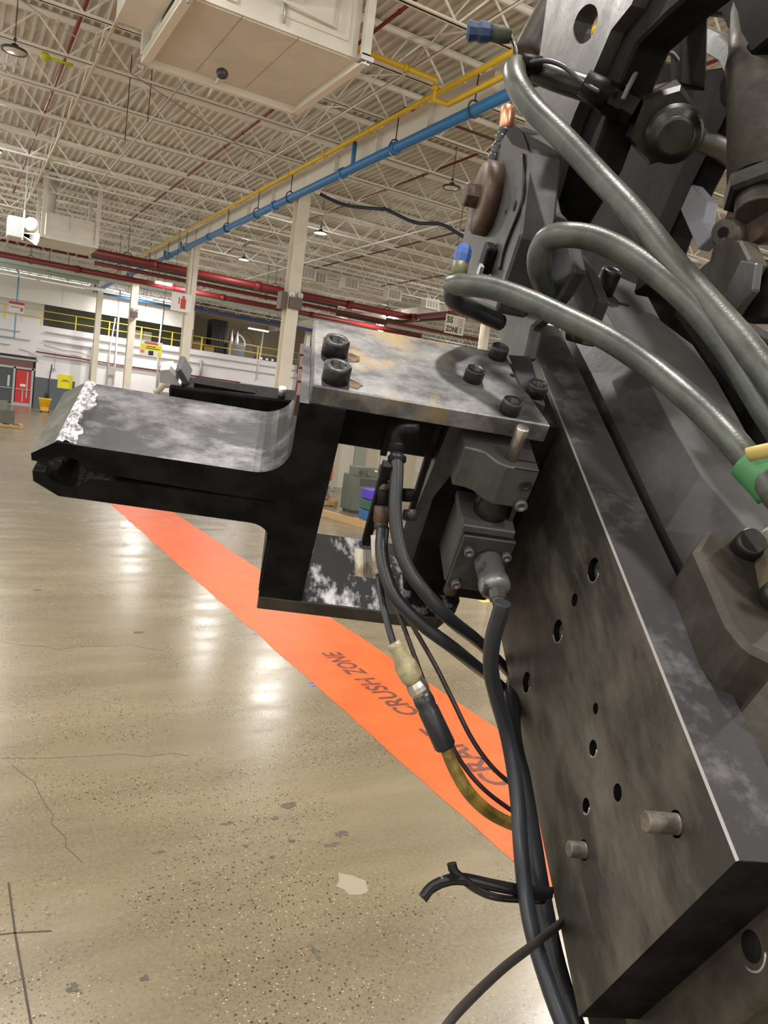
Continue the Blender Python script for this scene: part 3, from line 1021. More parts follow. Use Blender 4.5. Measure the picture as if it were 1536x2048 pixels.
def words(t, s, x, z, Y, hgt, width, mt):
    me = text_mesh(s, 1.0, 0.002, bold=0.03)
    xs = [v.co.x for v in me.vertices]; ys_ = [v.co.y for v in me.vertices]
    sx = width / (max(xs) - min(xs)); sy = hgt / (max(ys_) - min(ys_))
    L = Vector(t.location)
    for v in me.vertices:
        cx, cy, cz = v.co
        v.co = Vector((x + (cx - min(xs)) * sx, Y - .004 - cz, z + (cy - min(ys_)) * sy)) - L
    o = link('lettering', me, mt, t)
    o['label'] = 'black lettering ' + s
    return o


s5 = on(910, 650, 1, 18.3)
sg = board('zone_sign', s5.x, 18.3, s5.z, .62, .50, mat('sign_cream', (0.62, 0.58, 0.50), .6), 'cream hanging sign reading 5S ZONE 1', rods=ZD,
           parts=[('fine_print', .14 + .0, .40, .33 - i * .075, .36 - i * .075, mat('faded_red_ink', (0.42, 0.22, 0.18), .6)) for i in range(6)])
words(sg, '5S', s5.x - .285, s5.z + .03, 18.3, .17, .20, M_INK)
words(sg, 'ZONE 1', s5.x - .29, s5.z - .205, 18.3, .155, .50, M_INK)
p = on(302, 698, 1, 36.0)
nb = board('notice_board', p.x, 36.0, p.z, .98, .66, M_WHITE, 'yellow and white hanging notice board beside the third column', rods=ZD,
           parts=[('yellow_field', -.46, .48, -.08, .27, mat('sign_yellow', (0.80, 0.72, 0.03), .5)), ('red_heading', -.3, .3, .30, .40, M_REDINK), ('red_heading', -.3, .25, .42, .47, M_REDINK), ('black_square', -.10, .12, -.42, -.12, M_INK),
                  ('orange_badge', -.46, -.28, -.32, -.12, mat('badge', (0.7, 0.25, 0.05), .5)), ('yellow_badge', .32, .48, -.46, -.14, MATS['sign_yellow']), ('text_line', -.2, .2, .12, .17, mat('olive_ink', (0.30, 0.28, 0.03), .6)), ('text_line', -.25, .38, .0, .05, MATS['olive_ink'])])
p = on(363, 605, 1, 29.55)
fs = board('extinguisher_sign', p.x, 29.55, p.z, .74, .66, M_WHITE, 'white hanging sign with a red fire extinguisher picture', rods=ZD)
m = MB(); m.bb(p.x - .03, p.x + .16, 29.542, 29.549, p.z - .22, p.z + .14); part('extinguisher_picture', m, M_REDINK, fs)
m = MB(); m.bb(p.x + .02, p.x + .11, 29.542, 29.549, p.z + .15, p.z + .24); part('extinguisher_picture', m, M_REDINK, fs)
m = MB(); m.bb(p.x - .11, p.x - .07, 29.542, 29.549, p.z - .06, p.z + .17); part('extinguisher_picture', m, M_REDINK, fs)
p = on(33, 615, 1, 51.3)
board('wall_sign', p.x, 51.3, p.z, .82, .62, M_WHITE, 'white sign with a red heading on the light blue pipe', parts=[('red_heading', -.5, .5, .28, .5, M_REDINK), ('grey_text', -.4, .2, -.05, .1, M_CONDUIT), ('red_triangle', .25, .42, -.3, .05, mat('brick_ink', (0.45, 0.15, 0.12), .6))])
p = on(130, 765, 1, YW - .03)
board('yellow_sign', p.x, YW - .03, p.z + .05, .85, .85, MATS['sign_yellow'], 'square yellow sign on the wall behind the clamp arm', parts=[('text_line', -.15, .18, .10, .14, M_INK), ('text_line', -.28, .3, .0, .04, M_INK)])

# ---------------------------------------------------------------- roof hung air units
hv = thing('air_unit', 'large cream roof-hung air unit at the top of the picture', 'air handler', (3.6, 11.9, 7.0))
m = MB(); m.bb(2.42, 4.78, 10.75, 13.1, 7.05, 8.05); part('casing', m, M_HVAC, hv)
for x0, x1, z0, z1 in ((3.62, 4.62, 7.22, 7.78), (3.9, 4.2, 7.82, 8.02), (4.24, 4.6, 7.82, 8.02), (2.55, 3.4, 7.35, 7.9)):
    m = MB(); m.bb(x0, x1, 10.72, 10.75, z0, z1); m.bevel(.006); part('access_door', m, M_HVAC, hv)
m = MB(); m.box((3.42, 10.4, 7.62), (.95, .75, .03), Matrix.Rotation(-.5, 3, 'X')); part('hinged_lid', m, M_HVAC, hv)
for x0, x1 in ((2.45, 3.1), (3.12, 3.9), (3.92, 4.75)):
    m = MB(); m.bb(x0, x1, 10.8, 13.05, 7.035, 7.05); part('bottom_panel', m, M_HVAC, hv)
for x in (2.36, 4.84):
    m = MB(); m.bb(x - .06, x + .06, 10.55, 13.3, 6.93, 6.95); m.bb(x - .06, x + .06, 10.55, 13.3, 7.05, 7.07); m.bb(x - .01, x + .01, 10.55, 13.3, 6.95, 7.05); part('support_channel', m, M_GIRD, hv)
m = MB(); m.bb(2.3, 4.9, 13.1, 13.2, 6.93, 7.08); part('support_channel', m, M_GIRD, hv)
for x, y in ((2.36, 10.6), (4.84, 10.6), (2.36, 13.2), (4.84, 13.2)):
    m = MB(); m.bb(x - .06, x + .06, y - .05, y + .05, 7.0, 8.6); part('hanger_post', m, M_HVAC, hv)
    m = MB(); m.bb(x - .1, x + .1, y - .09, y + .09, 6.97, 7.03); m.cyl((x, y, 6.88), (x, y, 7.14), .025, seg=8); part('bracket', m, M_STEEL, hv)
m = MB(); m.tube([(3.3, 10.65, 7.9), (3.4, 10.62, 7.5), (3.5, 10.6, 7.35), (4.4, 10.66, 7.3), (4.42, 10.66, 7.9)], .02, 8, 1); part('conduit', m, M_HVAC, hv)
m = MB(); m.bb(2.85, 3.0, 10.7, 10.76, 7.15, 7.3); part('junction_box', m, M_HVAC, hv)
m = MB(); m.cyl((3.65, 10.7, 7.12), (3.65, 10.7, 7.45), .02, seg=8); part('bracket', m, M_STEEL, hv)
m = MB(); m.box((2.06, 11.8, 7.62), (.5, 1.5, .9)); part('intake_hood', m, M_HVAC, hv)
gr = thing('louvre_grille', 'cream slatted louvre with dark gaps left of the air unit', 'grille', (1.95, 10.8, 7.4))
m = MB(); m.bb(1.55, 2.15, 10.95, 11.0, 7.3, 8.1); part('backing', m, M_HVACD, gr)
for i in range(9):
    m = MB(); m.box((1.85, 10.92, 7.32 + i * .095), (.6, .09, .012), Matrix.Rotation(.6, 3, 'X')); part('slat', m, M_HVAC, gr)
pv = on(432, 168, 2, 7.02)
wc = thing('sensor_ball', 'black round sensor on a cream arm below the air unit', 'sensor', (pv.x, pv.y, 6.9))
a, b = on(418, 190, 2, 7.35), on(444, 148, 2, 6.8)
m = MB(); m.cyl(a, b, .03, seg=10); part('arm', m, M_HVAC, wc)
m = MB(); m.lathe(b - Vector((0, 0, .07)), (0, 0, 1), [(0, .02), (.02, .07), (.07, .095), (.12, .08), (.15, .03)], 16); part('ball', m, M_DK, wc)
# yellow tag on the joist
p = on(90, 113, 2, 7.98)
m = MB(); m.lathe(p, (0, 1, 0), [(-.08, .03), (-.05, .07), (0, .09), (.05, .07), (.08, .03)], 8, smooth=False); m.cyl(p, p + Vector((.5, 0, 0)), .03, seg=8); m.cyl(p + Vector((.3, 0, 0)), p + Vector((.3, (14.82 + 2.06 * round((p.y - 14.82) / 2.06)) - p.y, .03)), .012, seg=6)
single('yellow_float', m, mat('acid_yellow', (0.55, 0.62, 0.03), .5), 'bright yellow-green plug hanging from the left joist', 'plug')
# second air unit and unit heater, farther away
h2 = thing('air_unit', 'smaller distant cream air unit above the left mezzanine', 'air handler', (3.5, 29.5, 6.5))
m = MB(); m.bb(2.55, 4.05, 29, 31, 6.6, 7.35); part('casing', m, M_HVAC, h2)
for x0, x1, z0, z1 in ((3.55, 4.0, 6.75, 7.25), (2.7, 3.25, 6.85, 7.3)):
    m = MB(); m.bb(x0, x1, 28.97, 29, z0, z1); part('access_door', m, M_HVAC, h2)
m = MB(); m.bb(2.4, 4.2, 28.9, 31.1, 6.5, 6.6); part('support_frame', m, M_HVAC, h2)
for x, y in ((2.45, 29), (4.15, 29), (2.45, 31), (4.15, 31)):
    m = MB(); m.bb(x - .06, x + .06, y - .06, y + .06, 6.5, 8.6); part('hanger_post', m, M_HVAC, h2)
m = MB(); m.cyl((2.65, 29.6, 7.3), (2.65, 29.6, 8.7), .2, seg=16); part('duct_riser', m, M_HVAC, h2)
p = on(70, 450, 1, 26.0); q = on(15, 450, 1, 26.0)
uh = thing('unit_heater', 'white unit heater with a grille at the left edge', 'heater', (p.x - .4, 26, p.z - .5))
m = MB(); m.bb(q.x, q.x + .45, 26, 26.6, q.z - .28, q.z + .30); m.bevel(.03); part('cabinet', m, M_HVAC, uh)
for i in range(8):
    m = MB(); m.bb(q.x + .04 + i * .05, q.x + .06 + i * .05, 25.98, 26, q.z - .22, q.z + .16); part('fin', m, M_STEEL, uh)
m = MB(); m.lathe((p.x - .1, 26.0, p.z), (0, 1, 0), [(0, .05), (0, .2), (.3, .2), (.3, .05)], 18); part('fan_drum', m, M_WALLB, uh)
for k in range(4):
    m = MB(); a0 = p + Vector((-.32, -.05, -.12)); a = .2 - k * .22
    m.box(a0 + Vector((math.cos(a) * .25, 0, -.12 + math.sin(a) * .25 - .1)), (.42, .02, .08), Matrix.Rotation(-a, 3, 'Y')); part('blade', m, M_WALLB, uh)
m = MB(); m.cyl((p.x - .3, 26.0, p.z - .5), (p.x - .3, 26.0, p.z + .35), .03, seg=8); m.cyl((p.x - .3, 26, p.z + .3), (p.x - .3, 26, 8.69), .01, seg=6); part('stem', m, M_WALLB, uh)
# far box vents under the right roof
for i, (px, py) in enumerate(((612, 548), (634, 557), (698, 568), (785, 590), (860, 608))):
    p = on(px, py, 2, 7.9)
    v = thing('roof_vent', 'white square vent box under the distant right roof', 'vent', p, 0, 'distant roof vents')
    m = MB(); m.box(p, (.75, .5, .5)); part('box', m, M_GIRD, v)
    for k in range(4):
        m = MB(); m.box(p + Vector((-.24 + k * .16, -.27, 0)), (.09, .03, .38)); part('louvre', m, M_CONDUIT, v)

# ---------------------------------------------------------------- things on the floor, far away
def pallet(x, y, w_, d_, label, z=0.0, rz=0.0):
    t = thing('pallet', label, 'pallet', (x, y, z), rz)
    for i in range(5):
        xx = -w_ / 2 + .05 + i * (w_ - .1) / 4
        m = MB(); m.bb(xx - .05, xx + .05, -d_ / 2, d_ / 2, .11, .13); link('deck_board', m.mesh('deck_board'), M_WOOD, t)
    for yy in (-d_ / 2 + .04, 0, d_ / 2 - .04):
        m = MB(); m.bb(-w_ / 2, w_ / 2, yy - .04, yy + .04, .02, .11); link('stringer', m.mesh('stringer'), M_WOOD, t)
    for xx in (-w_ / 2 + .06, w_ / 2 - .06):
        m = MB(); m.bb(xx - .05, xx + .05, -d_ / 2, d_ / 2, 0, .02); link('bottom_board', m.mesh('bottom_board'), M_WOOD, t)
    return t


M_GG = mat('machine_grey_green', (0.085, 0.095, 0.075), .45, var=.1, scale=4)
# left: green-grey machine part on a pallet
pallet(1.75, 32.0, 1.5, 1.2, 'wooden pallet at the far left carrying a grey-green casting')
m = MB(); m.bb(1.2, 2.2, 31.6, 32.3, .13, .62); m.prism([(31.7, .62), (32.2, .62), (32.1, .95), (31.8, .95)], 0, 1.3, 1.95)
single('machine_casting', m, M_GG, 'grey-green casting sitting on the far left pallet', 'casting')
# mop bucket with broom
bk = thing('waste_bin', 'yellow wheeled bin standing by the grey wall', 'bin', (4.72, 47.0, 0))
m = MB(); m.lathe((4.72, 47.0, .12), (0, 0, 1), [(0, .22), (.55, .30), (.60, .34), (.66, .34), (.66, .29), (.3, .25)], 20); part('body', m, mat('bin_yellow', (0.80, 0.48, 0.02), .4), bk)
for s in (-1, 1):
    m = MB(); m.cyl((4.72 + s * .18, 46.9, .07), (4.72 + s * .18 + .06, 46.9, .07), .07, seg=12); part('wheel', m, M_DK, bk)
m = MB(); m.bb(4.5, 4.9, 46.7, 46.75, .1, .3); part('frame', m, MATS['bin_yellow'], bk)
br = thing('push_broom', 'black broom with a tall handle standing in the yellow bin', 'broom', (4.74, 47.2, .3))
m = MB(); m.cyl((4.72, 47.15, .3), (4.98, 47.3, 2.65), .035, seg=8); part('handle', m, MATS['near_black'], br)
m = MB(); m.lathe((4.78, 47.1, .8), (.1, .05, 1), [(0, .16), (.35, .13), (.7, .08), (.95, .1), (1.0, .04)], 10); part('bristle_head', m, M_DK, br)
# beige grinder behind arm
p = on(322, 790, 1, 24.0)
gd = thing('bench_grinder', 'beige machine top peeking out left of the rear clamp arm', 'machine', (p.x, 24, 0))
m = MB(); m.bb(p.x - .05, p.x + .2, 23.9, 24.2, 0, p.z + .1); part('pedestal', m, mat('machine_beige', (0.40, 0.36, 0.29), .5), gd)
m = MB(); m.tube([(p.x - .18, 24, p.z + .03), (p.x - .05, 24, p.z + .16), (p.x + .06, 24, p.z + .30), (p.x + .2, 24, p.z + .32)], .09, 10, 4); part('hood', m, MATS['machine_beige'], gd)

# through the opening of the clamp: workbench corner
cb = thing('control_cabinet', 'grey-green machine cabinet with knobs seen through the clamp opening', 'cabinet', (7.95, 14.9, 0))
x0, y0 = 7.60, 14.60
m = MB(); m.bb(x0, x0 + .72, y0, y0 + .6, .05, .82); m.bevel(.015); part('body', m, M_GG, cb)
m = MB(); m.bb(x0, x0 + .72, y0, y0 + .35, .82, 1.0); part('control_panel', m, M_GG, cb)
m = MB(); m.bb(x0 + .12, x0 + .55, y0 - .012, y0 - .002, .62, .76); part('slot', m, M_DK, cb)
for i, (dx, rr) in enumerate(((.12, .045), (.3, .065))):
    m = MB(); m.cyl((x0 + dx, y0 - .03, .90), (x0 + dx, y0, .90), rr, seg=14); part('knob', m, M_DK if i == 0 else M_GG, cb)
for dx in (.42, .54):
    m = MB(); m.bb(x0 + dx, x0 + dx + .08, y0 - .01, y0 - .001, .93, .97); part('plate', m, mat('pale_tag', (.5, .52, .4), .5), cb)
m = MB(); m.bb(x0 + .05, x0 + .67, y0 + .05, y0 + .55, 0, .05); part('plinth', m, M_DK, cb)
pallet(7.27, 13.0, .62, .5, 'small pallet under the stacked plastic bins')
for i, (nm, col) in enumerate((('blue', (0.015, 0.11, 0.32)), ('green', (0.015, 0.10, 0.06)), ('purple', (0.07, 0.03, 0.45)))):
    z = .132 + i * .20
    t = thing('storage_bin', nm + ' plastic bin with a white label, ' + ('bottom', 'middle', 'top')[i] + ' of the stack on the pallet', 'bin', (7.25, 13.0, z), 0, 'stacked plastic bins')
    m = MB(); m.prism([(-.22, 0), (.22, 0), (.25, .19), (-.25, .19)], 1, -.2, .2); m.bevel(.01); link('tub', m.mesh('tub'), mat('bin_' + nm, col, .4), t)
    m = MB(); m.bb(-.10, .2, -.208, -.203, .03, .15); link('label_card', m.mesh('label_card'), M_WHITE, t)
m = MB(); a, b = on(630, 1021, 2, .06), on(722, 1047, 2, .06); d = b - a
m.box((a + b) / 2, (d.length + .6, .12, .12), Matrix.Rotation(math.atan2(d.y, d.x), 3, 'Z'))
single('timber_beam', m, M_WOOD, 'long timber beam lying on the floor in front of the cabinet', 'timber')
pallet(7.0, 16.15, 1.5, 1.1, 'wooden pallet with scrap metal beyond the timber beam')
m = MB(); m.bb(7.1, 7.75, 16.2, 16.7, .13, .16); m.bevel(.004)
for i in range(9):
    m.box((7.15 + i * .07, 16.05 + random.uniform(-.1, .1), .22 + random.uniform(0, .3)), (.05, .3, .04), Matrix.Rotation(random.uniform(-1, 1), 3, 'X') @ Matrix.Rotation(random.uniform(-1, 1), 3, 'Z'))
single('scrap_metal', m, M_STEEL, 'crumpled silver scrap metal heaped on the pallet', 'scrap')
rm = thing('red_machine', 'small red machine with a black knob behind the scrap', 'machine', (7.7, 16.9, 0))
m = MB(); m.bb(7.5, 8.05, 16.8, 17.2, .0, .45); part('stand', m, M_GG, rm)
m = MB(); m.bb(7.45, 8.1, 16.75, 17.25, .45, .88); m.bevel(.03); part('body', m, mat('machine_red', (0.42, 0.06, 0.03), .45), rm)
m = MB(); m.cyl((7.65, 16.95, .88), (7.65, 16.95, 1.12), .06, seg=12); part('knob', m, M_DK, rm)
m = MB(); m.box((7.95, 16.9, .95), (.2, .02, .26), Matrix.Rotation(-.5, 3, 'Y')); part('paper_tag', m, M_WHITE, rm)
m = MB(); m.bb(6.75, 7.1, 16.2, 16.68, .13, .7); m.bevel(.03); single('green_sack', m, mat('sack_green', (0.01, 0.22, 0.10), .5), 'green bundle at the left of the clamp opening', 'bundle')
m = MB(); m.bb(7.1, 7.4, 16.8, 17.1, 0.0, .75); m.bevel(.04); single('black_bundle', m, MATS['near_black'], 'black bundle beside the green one', 'bundle')
for i in range(9):
    m = MB(); xx = 8.4 + i * .42
    m.bb(xx, xx + .36, 19.6 + .05 * (i % 2), 19.66 + .05 * (i % 2), 0, 1.75 + .1 * (i % 3))
    single('leaning_panel', m, mat('panel_tone%d' % (i % 3), ((.5, .47, .4), (.24, .26, .22), (.42, .38, .28))[i % 3], .5), 'upright sheet panel stored behind the grey-green cabinet', 'panel', 'upright stored panels')
# yellow floor line
a, b = on(958, 1183, 2, .001), on(975, 1217, 2, .001)
m = MB(); m.bb(5.9, 8.5, 8.15, 8.25, .0004, .0016); m.bb(5.9, 8.5, 7.55, 7.65, .0004, .0016)
single('floor_line', m, M_YEL, 'pair of yellow lines on the floor behind the hose connector', 'floor marking')
# ================================================================== the clamping machine
M_ARMTOP = worn_material('arm_top_worn', (0.036, 0.036, 0.040), (0.33, 0.32, 0.36), 0.48, 0.82, 11, (1.0, 1.6, 1), 0.34, metal=0.35)
M_PLATE = worn_material('plate_worn_steel', (0.09, 0.09, 0.095), (0.34, 0.335, 0.34), 0.40, 0.66, 14, (1, 1.5, 1), 0.40, rust=(0.36, 0.27, 0.13), rust_lo=0.56, rust_hi=0.70, metal=0.55)
M_LOWER = worn_material('lower_plate_paint', (0.014, 0.014, 0.016), (0.50, 0.49, 0.52), 0.51, 0.64, 15, (1.5, 0.8, 1), 0.6, metal=0.0, spec=.12, smear_rough=.5)
M_SIDE = worn_material('scuffed_side', (0.030, 0.027, 0.023), (0.135, 0.119, 0.100), 0.42, 0.70, 7, (1, 0.9, 2.2), 0.5, metal=0.15, smear_rough=0.55)
M_TOPE = worn_material('worn_top_edge', (0.044, 0.043, 0.047), (0.20, 0.196, 0.21), 0.52, 0.74, 12, (1, 1, 1), 0.38, metal=0.35)
M_GREY = worn_material('grey_painted_casting', (0.040, 0.040, 0.042), (0.082, 0.080, 0.083), 0.45, 0.75, 9, (1, 1, 1), 0.45, metal=0.2)
M_CAST = worn_material('actuator_grey', (0.062, 0.061, 0.061), (0.10, 0.097, 0.094), 0.45, 0.75, 14, (1, 1, 1), 0.45, metal=0.2)
M_BROWN = worn_material('oily_brown', (0.030, 0.026, 0.020), (0.080, 0.069, 0.055), 0.45, 0.7, 12, (1, 1, 1), 0.5, metal=0.2)
M_RUST = worn_material('rusty_steel', (0.040, 0.026, 0.020), (0.125, 0.070, 0.045), 0.42, 0.7, 20, (1, 1, 1), 0.65, metal=0.2)
M_BOLT = mat('black_oxide', (0.035, 0.034, 0.035), 0.38, metal=0.5, var=.3, scale=60, bump=.1, bscale=300)
M_PIN = mat('bright_pin', (0.52, 0.48, 0.42), 0.28, metal=0.9, var=.15, scale=30)
M_CONN = mat('connector_alloy', (0.34, 0.34, 0.36), 0.40, metal=0.5, col2=(0.09, 0.09, 0.095), lo=.56, hi=.62, scale=28)
M_WELD = mat('weld_silver', (0.52, 0.51, 0.55), 0.30, metal=0.8, var=.55, scale=70, bump=1.0, bscale=110)
M_HOSE = mat('grey_green_hose', (0.038, 0.044, 0.037), 0.38, col2=(0.085, 0.095, 0.080), lo=.40, hi=.70, scale=22, bump=.06, bscale=300)
M_CAVITY = mat('cavity_black', (0.007, 0.0065, 0.006), 0.75, var=.5, scale=14, spec=.15)  # near-black for dark parts and for shade painted into hollows
M_FLANGE = mat('valve_dark', (0.022, 0.021, 0.018), 0.42, metal=0.4, var=.4, scale=30)

BASE = Vector((1.45, 0.35, 0.0))
mc = thing('clamping_machine', 'tilted black steel clamping machine filling the right side', 'machine', BASE)


def mpart(name, mb, mats, parent=None):
    return link(name, mb.mesh(name, BASE), mats, parent or mc)


def bolt_rings(base, axis, r, h, soc=0.5):
    d = Vector(axis).normalized()
    x = d.orthogonal().normalized(); y = d.cross(x)
    base = Vector(base)
    n = 24

    def ring(hh, rr, hexed=False):
        out = []
        for i in range(n):
            a = 2 * math.pi * i / n
            k = rr
            if hexed:
                k = rr / math.cos(((a + math.pi / 6) % (math.pi / 3)) - math.pi / 6)
            out.append(base + d * hh + (x * math.cos(a) + y * math.sin(a)) * k)
        return out
    return [ring(0, r), ring(h * .86, r), ring(h * .96, r * .95), ring(h, r * .86), ring(h, r * (soc + .17)), ring(h * .97, r * (soc + .10)), ring(h * .96, r * soc, True), ring(h * .35, r * soc, True)]


def bolt(base, axis, r, h, parent, name='socket_bolt', mt=None, soc=.5):
    m = MB(MM)
    m.quad_ring(bolt_rings(base, axis, r, h, soc))
    o = mpart(name, m, mt or M_BOLT, parent)
    return o


NV, PV, UV = (0, 0, 1), (0, 1, 0), (1, 0, 0)
# ---- upper plate
m = MB(MM)
m.prism([(0, 0), (.309, 0), (.294, .073), (.283, .10), (.279, .185), (-.003, .181)], 2, -.027, 0.0)
m.bevel(.0018)
plate = mpart('upper_plate', m, M_PLATE)
for u, p, r, h in ((.026, .089, .0175, .022), (.028, .022, .0175, .022), (.215, .085, .0135, .018), (.255, .016, .0135, .018)):
    bolt((u, p, 0), NV, r, h, plate)
bolt((.262, .166, 0), NV, .0135, .018, plate)
# rust stains round the left bolts are thin flakes lying on the plate
for (u, p) in ((.050, .086), (.052, .018)):
    m = MB(MM)
    poly = []
    for i in range(12):
        a = 2 * math.pi * i / 12
        k = random.uniform(.55, 1.2)
        poly.append((u + .012 * math.cos(a) * k, p + .014 * math.sin(a) * k))
    m.prism(poly, 2, 0.0, .0008)
    mpart('rust_flake', m, mat('rust_flake', (0.085, 0.045, 0.035), .8, col2=(0.20, 0.14, 0.08), lo=.45, hi=.6, scale=90), plate)
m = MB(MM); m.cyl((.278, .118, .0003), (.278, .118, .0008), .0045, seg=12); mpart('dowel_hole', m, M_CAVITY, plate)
# spacer right of the plate with its own bolt
m = MB(MM); m.prism([(.286, .105), (.297, .072), (.316, .058), (.322, .20), (.283, .19)], 2, -.06, -.004); m.bevel(.002)
sp = mpart('spacer_block', m, M_GREY)
bolt((.305, .082, -.004), NV, .0140, .018, sp)
# ---- clamp jaw with split arm
poly = [(-.012, -.027)]
for i in range(9):
    a = math.radians(0 - 90 * i / 8)
    poly.append((-.057 + .046 * math.cos(a), -.098 + .046 * math.sin(a)))
poly += [(-.305, -.1435), (-.336, -.167), (-.336, -.178), (-.318, -.180), (-.309, -.170), (-.294, -.163), (-.279, -.167), (-.268, -.183), (-.10, -.188), (-.02, -.1895),
         (-.02, -.1905), (-.10, -.192), (-.263, -.194), (-.277, -.209), (-.294, -.214), (-.311, -.207), (-.321, -.196), (-.336, -.195), (-.336, -.212), (-.305, -.232)]
for i in range(7):
    a = math.radians(90 - 90 * i / 6)
    poly.append((-.050 + .030 * math.cos(a), -.262 + .030 * math.sin(a)))
poly += [(-.022, -.374), (.042, -.374), (.047, -.027)]
m = MB(MM)
m.prism(poly, 1, 0.0, .150)
m.bm.normal_update()
bmesh.ops.recalc_face_normals(m.bm, faces=m.bm.faces)
for f in m.bm.faces:
    c = f.calc_center_median()
    nrm = f.normal
    f.smooth = False
    if c.x < -.30 and nrm.z > .3 and c.z > -.16:
        f.material_index = 2
    elif nrm.z > .15 and c.z > -.15:
        f.material_index = 1
    elif nrm.x < -.5 and c.x > -.08 and c.z > -.15:
        f.material_index = 1
jaw = mpart('clamp_jaw', m, [M_BLACK, M_ARMTOP, mat('greenish_primer', (0.045, 0.048, 0.038), .55, col2=(0.11, 0.11, 0.09), lo=.5, hi=.7, scale=30)])
# weld deposit at the arm tip
m = MB(MM)
nx, ny = 10, 34
vg = []
for i in range(nx + 1):
    row = []
    for j in range(ny + 1):
        s = i / nx; t_ = j / ny
        ww = .021 + .006 * math.sin(j * .33) + .003 * math.sin(j * .9 + 1) + .0015 * math.sin(j * 2.3)
        u = -.306 + ww * s
        hgt = .0045 * math.sin(math.pi * min(1, s * 1.0)) * (0.6 + 0.4 * math.sin(j * 1.1 + i * 1.3)) + .0012 * random.random()
        row.append(m.bm.verts.new((u, .001 + .148 * t_, -.1435 + (max(0, hgt) if 0 < i < nx else -.0005))))
    vg.append(row)
for i in range(nx):
    for j in range(ny):
        f = m.bm.faces.new((vg[i][j], vg[i + 1][j], vg[i + 1][j + 1], vg[i][j + 1])); f.smooth = True
mpart('weld_bead', m, M_WELD, jaw)
# shim packs beside the plates
m = MB(MM)
for k in range(4):
    m.bb(-.016 - .001 * (k % 2), -.011, .02 + k * .036, .05 + k * .036, -.060, -.029)
mpart('shim_pack', m, mat('shim_rust', (0.10, 0.05, 0.04), .7), jaw)
# ---- lower plate
m = MB(MM)
m.prism([(-.022, 0), (.262, 0), (.300, .045), (.300, .165), (-.022, .165)], 2, -.402, -.374)
m.bevel(.002)
m.bm.normal_update()
for f in m.bm.faces:
    if f.normal.z > .8:
        f.material_index = 1
lp = mpart('lower_plate', m, [M_BROWN, M_LOWER])
m = MB(MM)
m.bb(-.0235, -.014, .01, .155, -.372, -.270)
mpart('side_cheek', m, M_BLACK, lp)
# ---- rear jaw (twin arm)
m = MB(MM)
a = mpx(338, 772, 1, .235); b = mpx(575, 800, 1, .235)
m.prism([(a.x, a.z), (b.x + .03, b.z), (b.x + .03, -.26), (a.x + .03, -.26), (a.x, a.z - .035)], 1, .235, .272)
m.bevel(.003)
rj = mpart('rear_jaw', m, M_BLACK)
top = a.z
m = MB(MM)
q0 = mpx(352, 752, 2, top + .006)
m.bb(q0.x + .03, q0.x + .125,   .243, .262, top, top + .008); mpart('wear_strip', m, M_BLACK, rj)
m = MB(MM)
m.box((q0.x + .012, .255, top + .020), (.030, .045, .010), Matrix.Rotation(math.radians(58), 3, 'Y')); m.bevel(.003); mpart('rubber_stop', m, mat('blue_grey_rubber', (0.055, 0.058, 0.07), .5), rj)
m = MB(MM); m.prism([(q0.x - .022, top), (q0.x + .012, top), (q0.x - .008, top + .026), (q0.x - .022, top + .022)], 1, .240, .268); mpart('stop_bracket', m, mat('pale_steel', (0.62, 0.61, 0.62), .3, metal=.4), rj)
m = MB(MM); m.cyl((b.x - .01, .25, b.z - .005), (b.x - .01, .25, b.z + .012), .006, seg=12); mpart('grub_screw', m, M_STEEL, rj)
# ---- black cross body joining the plates
m = MB(MM); m.bb(.045, .215, .055, .15, -.118, -.027); m.bevel(.004)
cbod = mpart('cross_body', m, M_CAVITY)
m = MB(MM); m.bb(.112, .121, .049, .055, -.120, -.03); mpart('body_rib', m, M_BLACK, cbod)
m = MB(MM); m.bb(.205, .345, .05, .17, -.374, -.027); m.bevel(.004)
mpart('rear_web', m, M_CAVITY)
m = MB(MM); m.prism([(.190, -.03), (.222, -.03), (.216, -.11), (.186, -.20), (.178, -.20)], 1, .03, .045); mpart('inner_rib', m, M_GREY)
# ---- lift actuator
ac = None
m = MB(MM)
outline = [(.205, .05), (.205, -.012), (.222, -.014), (.233, -.018), (.240, -.028), (.247, -.036), (.258, -.041), (.302, -.041), (.302, .05)]
m.prism(outline, 2, -.108, -.045)
m.bevel(.002)
ac = mpart('actuator_head', m, M_CAST)
bolt((.291, -.041, -.070), (0, -1, 0), .0085, .0015, ac, mt=M_BOLT)
bolt((.294, -.041, -.100), (0, -1, 0), .0085, .008, ac, mt=mat('worn_bolt', (.16, .16, .16), .4, metal=.5))
m = MB(MM); m.lathe((.266, -.022, -.045), NV, [(0, .0085), (.047, .0085), (.049, .0075)], 20); mpart('guide_pin', m, M_PIN, ac)
m = MB(MM); m.bb(.268, .302, -.0418, -.0405, -.046, -.0452); m.bb(.273, .304, -.024, -.0225, -.0455, -.0444); mpart('clamp_slit', m, M_CAVITY, ac)
m = MB(MM); m.lathe((.272, -.005, -.158), NV, [(0, .024), (.028, .024), (.040, .021), (.052, .021)], 24); mpart('piston_rod', m, M_BOLT, ac)
m = MB(MM); m.bb(.229, .304, -.042, .035, -.160, -.148); m.bevel(.0015); fl = mpart('flange_plate', m, M_CAST)
m = MB(MM); m.bb(.250, .258, .0, .012, -.148, -.105); m.bb(.296, .302, -.02, .03, -.148, -.128); mpart('flange_rib', m, M_GREY, fl)
m = MB(MM); m.bb(.234, .309, -.034, .045, -.262, -.163); m.bevel(.002); bod = mpart('valve_body', m, M_CAST)
m = MB(MM); m.bb(.236, .311, -.042, -.036, -.266, -.166); m.bevel(.0015); cov = mpart('valve_cover', m, M_GREY, bod)
